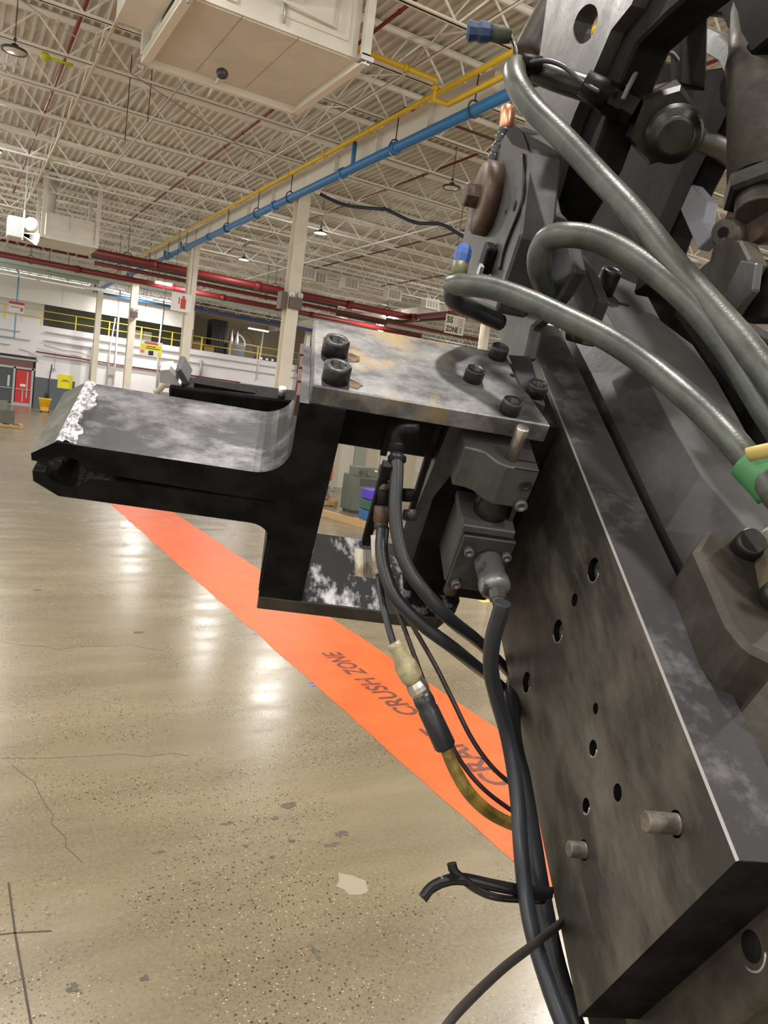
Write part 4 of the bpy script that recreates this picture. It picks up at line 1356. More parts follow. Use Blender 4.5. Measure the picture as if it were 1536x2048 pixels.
for u, n_ in ((.249, -.190), (.309 - .006, -.190), (.248, -.253)):
    bolt((u, -.042, n_), (0, -1, 0), .0072, .009, cov, mt=MATS['worn_bolt'])
m = MB(MM); m.cyl((.249, -.03, -.262), (.249, -.03, -.285), .010, seg=14); mpart('drain_plug', m, M_RUST, bod)
m = MB(MM); m.lathe((.281, -.042, -.205), (.10, -1, -.10), [(0, .0195), (.036, .0195), (.037, .0215), (.046, .0220), (.052, .0205), (.054, .013)], 24); con = mpart('cable_connector', m, M_CONN, bod)
m = MB(MM); m.lathe((.2865, -.094, -.2105), (.12, -1, -.25), [(0, .0115), (.014, .0115), (.015, .0090), (.022, .0085)], 6, smooth=False); mpart('gland_nut', m, MATS['worn_bolt'], con)

# ---- hose fittings left of the actuator
def fitting(px, py, depth, r, L, name, mt, parent=None, d=(0, 0, 1)):
    m = MB()
    c = dep(px, py, depth)
    m.lathe(c, Vector(d), [(-L / 2, r * .8), (-L / 2 + .002, r), (L / 2 - .002, r), (L / 2, r * .8)], 14)
    return mpart(name, m, mt, parent)


DN = (A @ Vector((-.05, 1, .1))).normalized()
m = MB(); m.tube([dep(795, 905, .965), dep(793, 875, .965), dep(806, 862, .965), dep(838, 862, .965)], .0085, 10, 4)
elb = mpart('hose_elbow', m, M_BLACK)
fitting(794, 895, .963, .0105, .012, 'hose_collar', M_BLACK, elb, DN)
fitting(794, 918, .963, .0115, .010, 'hose_collar', M_BLACK, elb, DN)
# black side bracket carrying small fittings
m = MB(MM)
a = MI @ dep(757, 1000, .985)
m.bb(a.x - .006, a.x + .004, a.y - .004, a.y + .010, a.z - .075, a.z + .055)
vbk = mpart('valve_bracket', m, M_BLACK)
for px, py, r, L, mt in ((769, 995, .0095, .020, M_BLACK), (763, 1028, .0100, .022, M_RUST), (762, 1050, .0090, .010, M_BROWN), (768, 975, .0075, .016, M_RUST), (815, 990, .010, .016, M_BLACK), (820, 1030, .0095, .014, M_BOLT), (770, 945, .008, .02, M_RUST)):
    fitting(px, py, .972, r, L, 'pipe_fitting', mt, vbk, DN)
m = MB(MM); m.bb(.168, .176, .02, .03, -.20, -.03); mpart('back_strip', m, M_BLACK)

# ---- tall column plate with scuffed left face
UA, UB = .357, .425
PB, PT = -.5485, .405
HOLES = ((1187, 1140, .0150, 'counterbore'), (1116, 1262, .0150, 'counterbore'), (1053, 1365, .0150, 'counterbore'), (1149, 1200, .0085, 'plain'), (1191, 1417, .0065, 'plain'), (1186, 1497, .0095, 'bright'), (1235, 1585, .0090, 'plain'), (1172, 1612, .0088, 'bright'), (1352, 1648, .0120, 'stud'), (1168, 1700, .0110, 'stud'))
UF = UA + .016
hl = []
for px, py, r, k in HOLES:
    q = mpx(px, py, 0, UA)
    hl.append([(q.y + r * math.cos(2 * math.pi * i_ / 20), q.z + r * math.sin(2 * math.pi * i_ / 20)) for i_ in range(20)])
m = MB(MM)
cb_ = .002
m.holed([(PB, -.372), (PT, -.372), (PT, -.0375 - cb_), (PB, -.0375 - cb_)], hl, 0, UA, UF, 0, 3)
m.bb(UF, UB, PB, PT, -.372, -.0375, mi=3)
# chamfer strip along the upper edge, worn bright
ch = [m.bm.verts.new(v_) for v_ in ((UA, PB, -.0375 - cb_), (UA, PT, -.0375 - cb_), (UA + cb_, PT, -.0375), (UA + cb_, PB, -.0375), (UF, PT, -.0375), (UF, PB, -.0375))]
f = m.bm.faces.new(ch[:4]); f.material_index = 2
f = m.bm.faces.new((ch[3], ch[2], ch[4], ch[5])); f.material_index = 1
m.bm.normal_update()
for f in m.bm.faces:
    c_ = f.calc_center_median()
    if c_.z > -.0376 and c_.x > UF:
        f.material_index = 1
    elif c_.y < PB + .0005:
        f.material_index = 3
colp = mpart('column_plate', m, [M_SIDE, M_TOPE, mat('bright_edge', (0.42, 0.41, 0.42), .3, metal=.6), M_BLACK])
for px, py, r, k in HOLES:
    q = mpx(px, py, 0, UA)
    if k == 'counterbore':
        m = MB(MM); m.quad_ring(bolt_rings((UF, q.y, q.z), (-1, 0, 0), r * .80, .010, .42)); mpart('recess_bolt', m, M_BROWN, colp)
        m = MB(MM); m.tube([(UA, q.y + r * math.cos(a_), q.z + r * math.sin(a_)) for a_ in [math.radians(d_) for d_ in range(150, 300, 12)]], .0007, 6, 1); mpart('hole_rim', m, M_STEEL, colp)
    elif k == 'bright':
        m = MB(MM); m.tube([(UA, q.y + r * math.cos(a_), q.z + r * math.sin(a_)) for a_ in [math.radians(d_) for d_ in range(130, 260, 12)]], .0010, 6, 1); mpart('hole_rim', m, M_STEEL, colp)
for px, py, r, L in ((1352, 1648, .0095, .030), (1168, 1700, .0090, .018)):
    q = mpx(px, py, 0, UA)
    m = MB(MM)
    prof = [(0, r)]
    k = int(L / .002)
    for i in range(k):
        prof += [(.002 * i + .001, r * 1.0), (.002 * i + .002, r * .92)]
    prof += [(L, r * .8)]
    m.lathe((UA, q.y, q.z), (-1, -.0, .0), [(-.016, r)] + prof, 16)
    mpart('threaded_stud', m, mat('stud_steel', (0.13, 0.11, 0.095), .5, metal=.3, var=.3, scale=80), colp)
# ---- inner body right of the column plate
m = MB(MM); m.bb(UB, .80, -.605, .42, -.405, -.105); m.bevel(.004)
body = mpart('inner_body', m, M_BROWN)
q = mpx(1503, 1893, 0, UB)
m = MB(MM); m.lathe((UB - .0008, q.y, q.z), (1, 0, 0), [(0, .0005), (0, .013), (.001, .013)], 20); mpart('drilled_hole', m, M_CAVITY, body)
m = MB(MM); m.tube([(UB - .0005, q.y - .019 * math.cos(a_), q.z + .019 * math.sin(a_)) for a_ in [math.radians(d_) for d_ in range(-60, 70, 13)]], .0013, 6, 1); mpart('hole_rim', m, M_STEEL, body)
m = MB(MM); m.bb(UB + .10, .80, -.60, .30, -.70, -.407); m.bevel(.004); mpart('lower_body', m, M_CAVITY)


def pxprism(name, pts, ax, val, thick, mats, parent=None, bev=.003):
    o_ = [i for i in range(3) if i != ax]
    poly = []
    for x, y in pts:
        q_ = mpx(x, y, ax, val)
        poly.append((q_[o_[0]], q_[o_[1]]))
    m = MB(MM)
    m.prism(poly, ax, val, val + thick)
    if bev:
        m.bevel(bev)
    return mpart(name, m, mats, parent)


# wedge shaped slide between column plate and guide plate
lo_ = [mpx(x, y, 2, -.04) for x, y in ((1128, 640), (1182, 745), (1258, 905), (1330, 1060), (1420, 1230))]
hi_ = [mpx(x, y, 2, .015) for x, y in ((1170, 560), (1286, 745), (1328, 826), (1400, 950), (1520, 1090))]
m = MB(MM)
va = [m.bm.verts.new(p_) for p_ in lo_]; vb = [m.bm.verts.new(p_) for p_ in hi_]
vc = [m.bm.verts.new((p_.x, p_.y, -.11)) for p_ in lo_]; vd = [m.bm.verts.new((p_.x, p_.y, -.11)) for p_ in hi_]
for i in range(4):
    m.bm.faces.new((va[i], va[i + 1], vb[i + 1], vb[i])); m.bm.faces.new((vc[i], vd[i], vd[i + 1], vc[i + 1]))
    m.bm.faces.new((va[i], vc[i], vc[i + 1], va[i + 1])); m.bm.faces.new((vb[i], vb[i + 1], vd[i + 1], vd[i]))
m.bm.faces.new((va[0], vb[0], vd[0], vc[0])); m.bm.faces.new((va[4], vc[4], vd[4], vb[4]))
mpart('sloped_slide', m, M_GREY)
gp = pxprism('guide_plate', ((1172, 560), (1205, 545), (1243, 555), (1288, 574), (1324, 642), (1388, 690), (1435, 758), (1487, 850), (1560, 985), (1610, 1150), (1520, 1090), (1400, 950), (1328, 826), (1286, 745)), 2, .015, -.11, worn_material('guide_grey', (0.075, 0.075, 0.079), (0.12, 0.118, 0.122), .45, .75, 9, (1, 1, 1), .45, metal=.2))
bolt(tuple(mpx(1204, 590, 2, .015)), NV, .018, .048, gp, 'stop_bolt')
m = MB(MM); q = mpx(1215, 590, 2, .015); m.prism([(q.x - .02, q.y - .03), (q.x + .03, q.y - .035), (q.x + .035, q.y + .02), (q.x - .02, q.y + .02)], 2, .0152, .019); mpart('bolt_pad', m, M_GREY, gp)
# side lug with bolts at the right edge
lug = pxprism('side_lug', ((1390, 1098), (1416, 1052), (1490, 1078), (1560, 1200), (1570, 1330), (1495, 1295), (1455, 1245)), 2, .022, -.12, M_BROWN, None, .006)
for px, py, r in ((1490, 1095, .016), (1545, 1195, .016)):
    q = mpx(px, py, 2, .022)
    m = MB(MM); m.lathe((q.x, q.y, q.z - .01), (-.3, -.5, 1), [(0, r), (.035, r), (.038, r * .8)], 18); mpart('lug_bolt', m, M_FLANGE, lug)
pxprism('edge_block', ((1524, 1060), (1570, 1025), (1620, 1100), (1590, 1180), (1545, 1160)), 2, .045, -.05, mat('tan_block', (0.11, 0.092, 0.06), .5, var=.3, scale=30), None)

# ---- upper swivel: ear, rusty disc, gussets
ear = pxprism('pivot_ear', ((1060, 300), (1045, 262), (1033, 247), (1018, 255), (1005, 275), (985, 300), (965, 330), (940, 400), (925, 480), (915, 540), (925, 590), (960, 610), (990, 625), (1010, 560), (1040, 470), (1048, 400)), 0, .262, .05, M_GREY, None, .004)
q = mpx(985, 400, 0, .262)
m = MB(MM); m.lathe((.262, q.y, q.z), (-1, 0, 0), [(0, .058), (.020, .058), (.026, .052), (.027, .028)], 32); dsk = mpart('rusty_disc', m, M_RUST)
m = MB(MM); m.lathe((.262 - .026, q.y, q.z), (-1, 0, 0), [(0, .021), (.020, .021), (.022, .018)], 6, smooth=False); mpart('hex_head', m, M_RUST, dsk)
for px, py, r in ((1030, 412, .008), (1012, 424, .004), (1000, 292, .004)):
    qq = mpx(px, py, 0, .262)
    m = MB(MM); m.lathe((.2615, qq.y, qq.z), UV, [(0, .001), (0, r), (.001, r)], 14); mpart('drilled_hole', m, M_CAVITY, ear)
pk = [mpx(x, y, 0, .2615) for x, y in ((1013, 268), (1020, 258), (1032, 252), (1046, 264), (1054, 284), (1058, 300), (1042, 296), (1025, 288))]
m = MB(MM); m.prism([(v_.y, v_.z) for v_ in pk], 0, .2600, .2625); mpart('ear_pocket_shade', m, M_CAVITY, ear)  # black inset on the ear face, paints in the hollow's shade
m = MB(MM); m.tube([mpx(x, y, 0, .261) for x, y in ((1047, 312), (1049, 345), (1047, 385), (1040, 420), (1022, 465), (1008, 505), (1000, 540))], (.003, .005), 8, 5); mpart('gap_shade_strip', m, M_RUBBER, ear)  # dark tube along the seam, stands in for a shaded gap
qq = mpx(985, 520, 0, .262)
m = MB(MM); m.bb(.245, .262, qq.y - .016, qq.y + .016, qq.z - .02, qq.z + .022); m.bevel(.003); mpart('ear_latch', m, M_BLACK, ear)
m = MB(MM); m.bb(.240, .246, qq.y - .028, qq.y - .014, qq.z - .022, qq.z - .004); mpart('latch_tab', m, M_STEEL, ear)
gus = pxprism('swivel_body', ((1050, 320), (1062, 296), (1082, 330), (1100, 420), (1132, 455), (1148, 540), (1120, 590), (1080, 640), (1062, 655), (1048, 720), (1010, 712), (985, 640), (1000, 580), (1045, 450), (1052, 400)), 0, .318, .02, M_GREY, None, .004)
m = MB(MM)
wl = [mpx(x, y, 0, .317) for x, y in ((1065, 300), (1072, 330), (1078, 360), (1090, 390), (1104, 425), (1120, 455))]
m.tube([w_ + Vector((-.001, 0, 0)) for w_ in wl], lambda s: .0035 + .0012 * math.sin(s * 60), 8, 8); mpart('weld_seam', m, M_GREY, gus)
pxprism('weld_gusset', ((1128, 610), (1142, 500), (1172, 540), (1195, 600), (1180, 640), (1165, 690), (1130, 680)), 0, .405, .02, M_GREY, None, .002)
# copper tip and black sleeve behind the ear
m = MB(); b0 = dep(1013, 262, 1.30); b1 = dep(1016, 213, 1.30)
m.lathe(b0, b1 - b0, [(0, .010), (.010, .0125), (.030, .0125), (.040, .010), (.043, .006)], 14); mpart('copper_tip', m, mat('copper', (0.72, 0.33, 0.20), .3, metal=.8))
m = MB(); m.tube([dep(1012, 262, 1.30), dep(1003, 285, 1.30), dep(990, 320, 1.30), dep(978, 345, 1.30)], lambda s: .013 + .002 * math.sin(s * 30), 10, 6); mpart('spring_sleeve', m, M_RUBBER)
# ---- big upper strut with oval hole
strut_out = ((1098, -30), (1280, -30), (1262, 10), (1222, 60), (1192, 130), (1150, 225), (1118, 310), (1092, 405), (1072, 330), (1048, 262), (1056, 200), (1078, 120))
o_ = [1, 2]
poly = [(mpx(x, y, 0, .335)[1], mpx(x, y, 0, .335)[2]) for x, y in strut_out]
cen = mpx(1170, 48, 0, .335); tpp = mpx(1184, 8, 0, .335); sdd = mpx(1150, 40, 0, .335)
ax1 = Vector((tpp[1] - cen[1], tpp[2] - cen[2])); ax2 = Vector((sdd[1] - cen[1], sdd[2] - cen[2]))
hole = [(cen[1] + ax1.x * math.cos(t_) + ax2.x * math.sin(t_), cen[2] + ax1.y * math.cos(t_) + ax2.y * math.sin(t_)) for t_ in [2 * math.pi * i / 24 for i in range(24)]]
m = MB(MM)
m.holed(poly, [hole], 0, .335, .365)
strut = mpart('upper_strut', m, [worn_material('strut_steel', (0.050, 0.048, 0.048), (0.115, 0.108, 0.105), .45, .7, 10, (1, 1, 1), .5, metal=.1)])
# weld nubs on the strut edge
pxprism('strut_side', ((1262, 10), (1330, -30), (1400, -30), (1330, 30), (1270, 90), (1225, 200), (1180, 330), (1120, 440), (1092, 405), (1118, 310), (1150, 225), (1192, 130), (1222, 60)), 0, .355, .05, M_CAVITY, None, .004)
# rear tube
m = MB(); m.tube([dep(1050, 110, 1.75), dep(1075, 60, 1.75), dep(1110, 0, 1.75), dep(1140, -50, 1.75)], .030, 14, 3); mpart('rear_tube', m, M_BROWN)
# ---- dark inner cavity behind the strut
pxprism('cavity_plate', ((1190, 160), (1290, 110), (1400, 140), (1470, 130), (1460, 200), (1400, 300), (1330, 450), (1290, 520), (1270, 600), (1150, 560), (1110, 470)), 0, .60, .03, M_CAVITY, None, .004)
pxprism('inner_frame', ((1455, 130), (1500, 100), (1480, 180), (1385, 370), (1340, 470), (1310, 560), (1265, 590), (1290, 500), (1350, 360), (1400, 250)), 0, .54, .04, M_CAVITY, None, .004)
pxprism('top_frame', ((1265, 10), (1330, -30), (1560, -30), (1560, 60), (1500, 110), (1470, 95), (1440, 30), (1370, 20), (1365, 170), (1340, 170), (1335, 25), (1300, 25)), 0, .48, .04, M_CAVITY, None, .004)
pxprism('lever_plate', ((1372, 32), (1395, 45), (1440, 65), (1475, 120), (1462, 175), (1436, 122), (1372, 85)), 0, .58, .02, M_GREY, None, .002)
pxprism('ceiling_web', ((1265, 65), (1320, 15), (1348, 20), (1345, 70), (1322, 90)), 0, .62, .02, M_GREY, None, .002)
# valve block with big hex plug
vp = dep(1328, 252, 1.08)
toC = (CAMPOS - vp).normalized()
vd_ = (toC + A @ Vector((.10, .18, 0))).normalized()
m = MB(); m.lathe(vp, vd_, [(-.06, .052), (.0, .052), (.012, .046)], 6, smooth=False, ref=A @ Vector((1, -.35, 0))); vlv = mpart('valve_block', m, M_FLANGE)
m = MB(); m.lathe(vp + vd_ * .010 + A @ Vector((.012, .008, 0)), vd_, [(0, .038), (.010, .038), (.012, .034), (.018, .034), (.018, .026), (.028, .025), (.030, .021)], 28); mpart('hex_plug', m, M_FLANGE, vlv)
m = MB(); m.tube([dep(1230, 210, 1.08), dep(1180, 180, 1.09), dep(1120, 160, 1.11), dep(1070, 140, 1.13)], .017, 14, 4); mpart('hose_pipe', m, M_FLANGE, vlv)
for px, py in ((1230, 205), (1255, 215)):
    m = MB(); c_ = dep(px, py, 1.07); dd_ = (dep(1260, 225, 1.07) - dep(1180, 180, 1.07)).normalized()
    m.lathe(c_, dd_, [(-.010, .021), (.010, .021)], 6, smooth=False); mpart('union_nut', m, M_BLACK, vlv)
m = MB(); m.lathe(dep(1205, 187, 1.07), (dep(1260, 225, 1.07) - dep(1180, 180, 1.07)), [(-.03, .017), (.02, .020)], 14); mpart('hose_ferrule', m, M_BLACK, vlv)
m = MB(); m.tube([dep(1385, 275, 1.10), dep(1420, 287, 1.12), dep(1445, 300, 1.15), dep(1480, 330, 1.2)], .016, 12, 4); mpart('outlet_pipe', m, M_BROWN, vlv)
# hydraulic cylinder at the right edge
c0_ = dep(1512, 118, 1.02); c1_ = dep(1517, 365, .96)
m = MB(); m.lathe(c0_, c1_ - c0_, [(-.10, .033), (-.02, .033), (0, .036), (.01, .038), (.012, .036), ((c1_ - c0_).length, .036)], 28); hyc = mpart('hydraulic_cylinder', m, M_BROWN)
m = MB(); m.lathe(c1_, c1_ - c0_, [(0, .036), (.004, .042), (.022, .042), (.026, .036)], 6, smooth=False); mpart('cylinder_nut', m, M_FLANGE, hyc)
m = MB(); m.lathe(c1_ + (c1_ - c0_).normalized() * .026, c1_ - c0_, [(0, .028), (.004, .026), (.008, .028), (.012, .026), (.016, .028), (.02, .026)], 20); mpart('thread', m, M_BROWN, hyc)
m = MB(); r0_ = dep(1522, 440, .98); m.lathe(r0_, A @ Vector((-.8, .15, -.5)), [(-.03, .030), (.03, .030)], 22); mpart('rod_eye', m, M_RUST, hyc)
m = MB(); r1_ = dep(1450, 466, .97); m.lathe(r1_, A @ Vector((-.75, .1, -.6)), [(-.05, .019), (.0, .019), (.004, .015)], 18); pinm = mpart('pivot_boss', m, M_BROWN, hyc)
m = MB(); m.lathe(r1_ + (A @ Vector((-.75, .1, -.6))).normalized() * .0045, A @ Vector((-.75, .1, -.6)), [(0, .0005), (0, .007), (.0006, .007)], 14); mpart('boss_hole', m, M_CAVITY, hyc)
pxprism('cylinder_link', ((1430, 470), (1480, 480), (1500, 520), (1445, 640), (1400, 600)), 0, .470, .025, M_BROWN, None, .003)
pxprism('clevis_block', ((1370, 560), (1440, 500), (1536, 520), (1560, 640), (1470, 640), (1420, 620)), 0, .50, .03, M_FLANGE, None, .003)
pxprism('blue_grey_bracket', ((1383, 368), (1412, 402), (1404, 445), (1425, 470), (1395, 500), (1360, 420)), 0, .53, .02, mat('blue_grey_paint', (0.20, 0.21, 0.25), .45), None, .002)
pxprism('lower_clevis', ((1480, 520), (1512, 525), (1505, 580), (1460, 640), (1440, 600)), 0, .455, .01, M_GREY, None, .002)
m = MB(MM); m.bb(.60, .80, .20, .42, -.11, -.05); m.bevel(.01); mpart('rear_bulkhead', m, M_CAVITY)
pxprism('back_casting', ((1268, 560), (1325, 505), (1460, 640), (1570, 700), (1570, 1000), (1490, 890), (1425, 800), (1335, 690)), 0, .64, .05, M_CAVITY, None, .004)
# ---- pedestal that carries the machine down to the floor (below the frame)
m = MB(); m.bb(1.12, 1.62, .22, .72, .03, 1.62); m.bevel(.01); ped = mpart('pedestal', m, M_BLACK)
m = MB(); m.bb(.95, 1.85, .05, .95, 0, .03); mpart('foot_plate', m, M_BLACK, ped)
for x_, y_ in ((1.03, .13), (1.77, .13), (1.03, .87), (1.77, .87)):
    m = MB(); m.lathe((x_, y_, .03), (0, 0, 1), [(0, .022), (.02, .022)], 6, smooth=False); mpart('anchor_bolt', m, M_BOLT, ped)

# ================================================================== hoses and cables
def hose(name, pts, r, mt, label, cat='hose', seg=12, sub=7):
    m = MB()
    m.tube([dep(*p_) for p_ in pts], r, seg, sub)
    return single(name, m, mt, label, cat)


hose('coolant_hose', [(1075, 150, 1.17), (1052, 148, 1.15), (1032, 135, 1.12), (1033, 165, 1.08), (1065, 215, 1.06), (1130, 280, 1.03), (1200, 355, 1.0), (1270, 430, .96), (1345, 525, .92), (1420, 610, .88), (1490, 690, .84), (1560, 780, .80), (1680, 920, .76)], .0165, M_HOSE, 'uppermost grey-green hose hooked over the dark pipe end')
hose('coolant_hose', [(1110, 590, 1.10), (1085, 560, 1.06), (1078, 520, 1.02), (1092, 482, 1.0), (1130, 470, .98), (1190, 478, .97), (1260, 510, .95), (1330, 560, .92), (1400, 625, .885), (1470, 715, .855), (1540, 830, .82), (1640, 980, .78)], .0160, M_HOSE, 'middle grey-green hose bent in a tight hook')
hose('coolant_hose', [(905, 572, 1.06), (925, 570, 1.04), (985, 577, 1.02), (1060, 603, .99), (1140, 640, .96), (1220, 680, .93), (1300, 733, .90), (1370, 790, .86), (1430, 845, .83), (1480, 900, .80), (1550, 985, .77), (1650, 1110, .74)], .0150, M_HOSE, 'lowest grey-green hose sweeping over the column plate')
hose('coupler_hose', [(918, 568, 1.06), (905, 585, 1.06), (912, 605, 1.08), (950, 622, 1.12), (1000, 645, 1.16)], .0125, M_RUBBER, 'black hose curling below the blue capped coupler')
hose('coupler_hose', [(925, 590, 1.10), (960, 606, 1.12), (990, 620, 1.16)], .004, mat('pale_wire', (.3, .33, .28), .5), 'thin pale wire inside the curl of the black hose', 'wire')
# blue capped coupler
t = thing('hose_coupler', 'olive coupler with a blue cap at the end of the lowest grey hose', 'coupler', dep(918, 560, 1.06))
m = MB(); b0 = dep(916, 560, 1.06); b1 = dep(922, 525, 1.06); m.lathe(b0, b1 - b0, [(0, .011), (.024, .011)], 14); part('sleeve', m, mat('olive', (0.10, 0.095, 0.04), .5), t)
m = MB(); b2 = dep(930, 490, 1.06); m.lathe(b1, b2 - b1, [(0, .011), (.01, .012), (.018, .011), (.024, .008), (.026, .004)], 8, smooth=False); part('cap', m, mat('blue_cap', (0.03, 0.10, 0.36), .45), t)
# wire with dark blue plug at the top
t = thing('sensor_plug', 'dark blue plug with a thin wire sticking out at the top', 'plug', dep(985, 65, 1.2))
m = MB(); a_, b_ = dep(985, 66, 1.2), dep(940, 62, 1.2); m.lathe(a_, b_ - a_, [(0, .010), (.005, .014), (.018, .016), (.024, .013), (.036, .016), (.040, .010)], 9, smooth=False); part('plug_body', m, mat('navy_plug', (0.02, 0.045, 0.11), .6), t)
m = MB(); c_ = dep(1022, 74, 1.2); m.lathe(c_, a_ - c_, [(0, .009), (.015, .013), (.03, .012)], 10); part('plug_sleeve', m, mat('mossy', (0.035, 0.04, 0.025), .7), t)
m = MB(); m.tube([c_, dep(1030, 95, 1.19), dep(1034, 125, 1.14), dep(1036, 150, 1.10)], .0028, 8, 5); part('wire', m, M_RUBBER, t)
hose('thin_wire', [(1060, 125, 1.09), (1095, 122, 1.08), (1130, 135, 1.07), (1165, 165, 1.06), (1200, 185, 1.05)], .0035, M_RUBBER, 'thin black wire along the dark upper pipe', 'wire', 8)
hose('thin_wire', [(1245, 200, 1.05), (1262, 165, 1.05), (1285, 125, 1.06), (1310, 106, 1.07), (1340, 105, 1.09), (1355, 120, 1.12)], .0035, mat('grey_wire', (.10, .10, .095), .5), 'thin grey wire arching over the hex valve', 'wire', 8)
fitting(1063, 128, 1.11, .012, .03, 'pipe_clip', M_BLACK, vlv, A @ Vector((1, .2, 0)))
# pressure hoses below the clamp
hose('pressure_hose', [(794, 905, .962), (793, 960, .955), (790, 1020, .95), (797, 1080, .945), (815, 1135, .94), (850, 1185, .94), (900, 1238, .96), (955, 1282, 1.05), (1000, 1325, 1.22), (1050, 1380, 1.32)], .0085, M_RUBBER, 'thick black pressure hose curving down right from the elbow fitting')
hose('pressure_hose', [(766, 1055, .97), (763, 1100, .96), (772, 1150, .95), (795, 1200, .945), (845, 1250, .95), (905, 1295, .97), (955, 1335, 1.05), (1005, 1375, 1.22), (1055, 1430, 1.32)], .0082, M_RUBBER, 'second black pressure hose left of the thick one')
hose('connector_cable', [(1006, 1205, .795), (1000, 1228, .80), (985, 1282, .82), (982, 1340, .85), (995, 1400, .88), (1012, 1460, .90), (1026, 1530, .90), (1036, 1610, .89), (1042, 1700, .87), (1050, 1780, .86), (1066, 1870, .84), (1100, 1980, .82), (1150, 2120, .80), (1230, 2400, .8)], .0088, mat('blue_black_rubber', (0.018, 0.022, 0.030), .33), 'blue-black cable hanging from the round metal connector', 'cable')
hose('bundle_cable', [(1030, 1360, 1.20), (1022, 1440, 1.06), (1028, 1500, 1.0), (1042, 1560, .97), (1062, 1680, .93), (1082, 1800, .91), (1110, 1930, .89), (1150, 2060, .87), (1230, 2300, .85)], .013, M_RUBBER, 'thick black cable pressed against the edge of the column plate', 'cable')
hose('sensor_cable', [(757, 1150, .97), (764, 1200, .95), (776, 1250, .93), (788, 1292, .92)], .0042, M_RUBBER, 'thin black cable entering the clear connector boot', 'cable', 8)
hose('sensor_cable', [(770, 1170, .99), (800, 1235, .97), (828, 1310, .96), (862, 1400, .95), (898, 1480, .94), (930, 1535, .94), (975, 1585, .94), (1050, 1640, .95)], .0030, mat('brown_black_cable', (0.022, 0.010, 0.010), .4), 'thin brown-black cable right of the yellow-brown hose', 'cable', 8)
hose('sensor_cable', [(790, 1190, 1.0), (830, 1260, .98), (870, 1330, .97), (905, 1400, .96), (945, 1480, .95), (990, 1540, .95), (1050, 1590, .96)], .0030, MATS['brown_black_cable'], 'thin brown-black cable farthest right across the orange stripe', 'cable', 8)
t = thing('inline_connector', 'clear cable connector with a black sleeve above the yellow-brown hose', 'connector', dep(840, 1390, .92))
def alo(p0, p1, dpt=.92):
    return dep(*p0, dpt), dep(*p1, dpt)


a_, b_ = alo((786, 1285), (830, 1366)); L_c = (b_ - a_).length
m = MB(); m.lathe(a_, b_ - a_, [(0, .008), (.006, .0095), (.012, .008), (L_c * .55, .0135), (L_c * .85, .0135), (L_c, .0105)], 16); part('clear_boot', m, mat('yellowed_plastic', (0.36, 0.32, 0.19), .25, var=.25, scale=40), t)
a_, b_ = alo((829, 1364), (845, 1392)); m = MB(); m.lathe(a_, b_ - a_, [(0, .0115), (.006, .0130), (.012, .0130), ((b_ - a_).length, .0105)], 12, smooth=False); part('ring_nut', m, M_PIN, t)
a_, b_ = alo((842, 1388), (892, 1496)); L_c = (b_ - a_).length
m = MB(); m.lathe(a_, b_ - a_, [(0, .0115), (.010, .0125), (.018, .0115), (.020, .0125), (L_c * .96, .0130), (L_c, .011)], 16); part('black_sleeve', m, M_RUBBER, t)
hose('yellow_hose', [(890, 1490, .92), (908, 1535, .92), (935, 1582, .92), (970, 1618, .93), (1010, 1642, .94), (1060, 1660, .95)], .0078, mat('yellow_brown_hose', (0.17, 0.115, 0.022), .4, var=.4, scale=40), 'yellow-brown hose curving from the inline connector', 'hose')
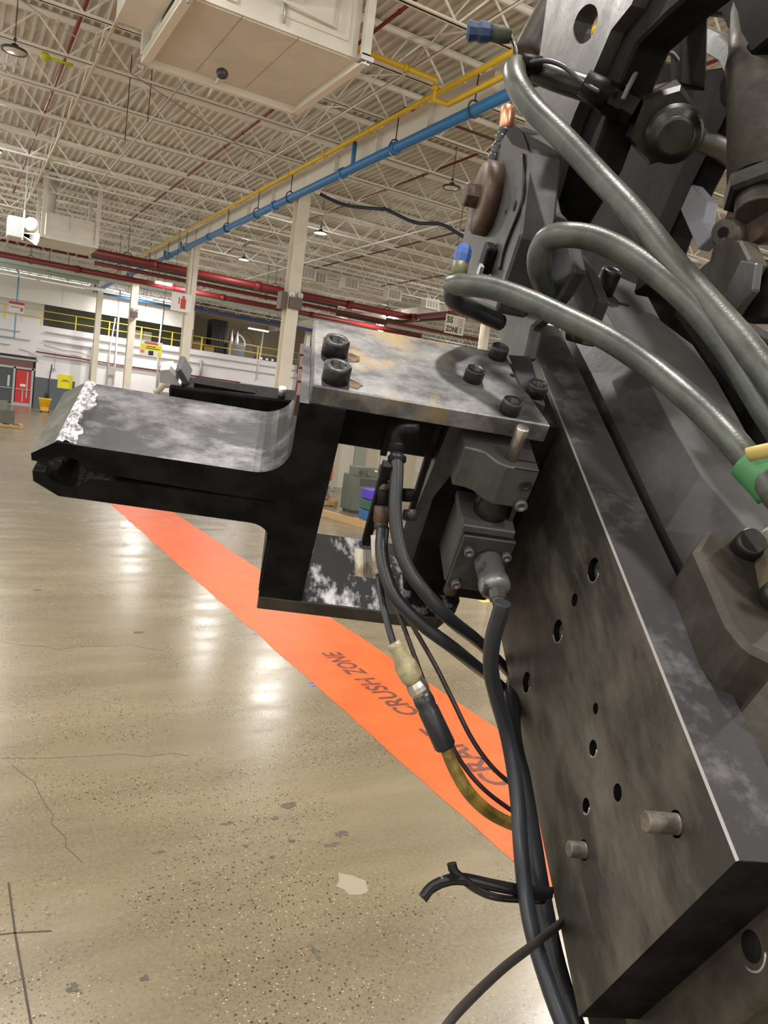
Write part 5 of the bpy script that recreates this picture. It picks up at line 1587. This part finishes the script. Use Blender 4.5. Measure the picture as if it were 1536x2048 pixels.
# cable tie and strap
t = thing('cable_tie', 'glossy black cable tie sticking out to the left', 'cable tie', dep(1000, 1775, .86))
m = MB(); m.tube([dep(*p_) for p_ in ((845, 1797, .83), (862, 1776, .835), (890, 1762, .84), (925, 1758, .85), (985, 1770, .86), (1050, 1782, .87), (1105, 1786, .88))], (.0022, .0068), 10, 7, flat=A @ Vector((0, .3, -1))); part('band', m, mat('gloss_black', (0.012, 0.012, 0.014), .12), t)
m = MB(); m.tube([dep(*p_) for p_ in ((903, 1726, .84), (908, 1742, .845), (925, 1757, .85), (955, 1780, .855), (1000, 1796, .86), (1090, 1802, .88))], (.0016, .0055), 10, 7, flat=A @ Vector((0, .3, -1))); part('tail', m, MATS['gloss_black'], t)
m = MB(); m.tube([dep(*p_) for p_ in ((860, 2100, .62), (915, 2025, .66), (1000, 1942, .74), (1060, 1895, .80), (1120, 1848, .88))], (.0035, .0075), 10, 5, flat=A @ Vector((.2, .3, -1)))
single('steel_strap', m, mat('dark_strap', (0.03, 0.026, 0.023), .55), 'flat dark strap slanting in from the bottom edge', 'strap')
# paper tag on the hose
t = thing('paper_tag', 'curled white paper tag with creases behind the hoses', 'tag', dep(735, 1125, 1.0))
m = MB()
rows = []
for i in range(9):
    s = i / 8
    x_ = 709 + 45 * s
    dz_ = 1.0 - .012 * math.sin(s * 5)
    rows.append((m.bm.verts.new(dep(x_, 1097 + 4 * s, dz_)), m.bm.verts.new(dep(x_ + 1, 1152 + 6 * s, dz_))))
for r_a, r_b in zip(rows[:-1], rows[1:]):
    m.bm.faces.new((r_a[0], r_b[0], r_b[1], r_a[1]))
part('sheet', m, mat('dirty_paper', (0.62, 0.58, 0.50), .7, col2=(0.30, 0.23, 0.16), lo=.5, hi=.6, scale=25), t)
m = MB(); m.tube([dep(750, 1070, .985), dep(752, 1110, .985), dep(757, 1150, .985)], (.0008, .006), 8, 4, flat=toC); part('strip', m, MATS['dirty_paper'], t)
# green wrapped end with tan tie at the right edge
t = thing('hose_wrap', 'bright green wrap with a tan tie at the right edge', 'wrap', dep(1520, 930, .79))
m = MB(); m.tube([dep(1495, 925, .795), dep(1520, 950, .785), dep(1550, 985, .78)], .0195, 14, 4); part('wrap', m, mat('wrap_green', (0.05, 0.19, 0.07), .5), t)
m = MB(); m.tube([dep(1497, 910, .765), dep(1515, 905, .76), dep(1560, 895, .76)], (.0055, .008), 10, 4); part('tie', m, mat('tan_tie', (0.42, 0.32, 0.10), .5), t)
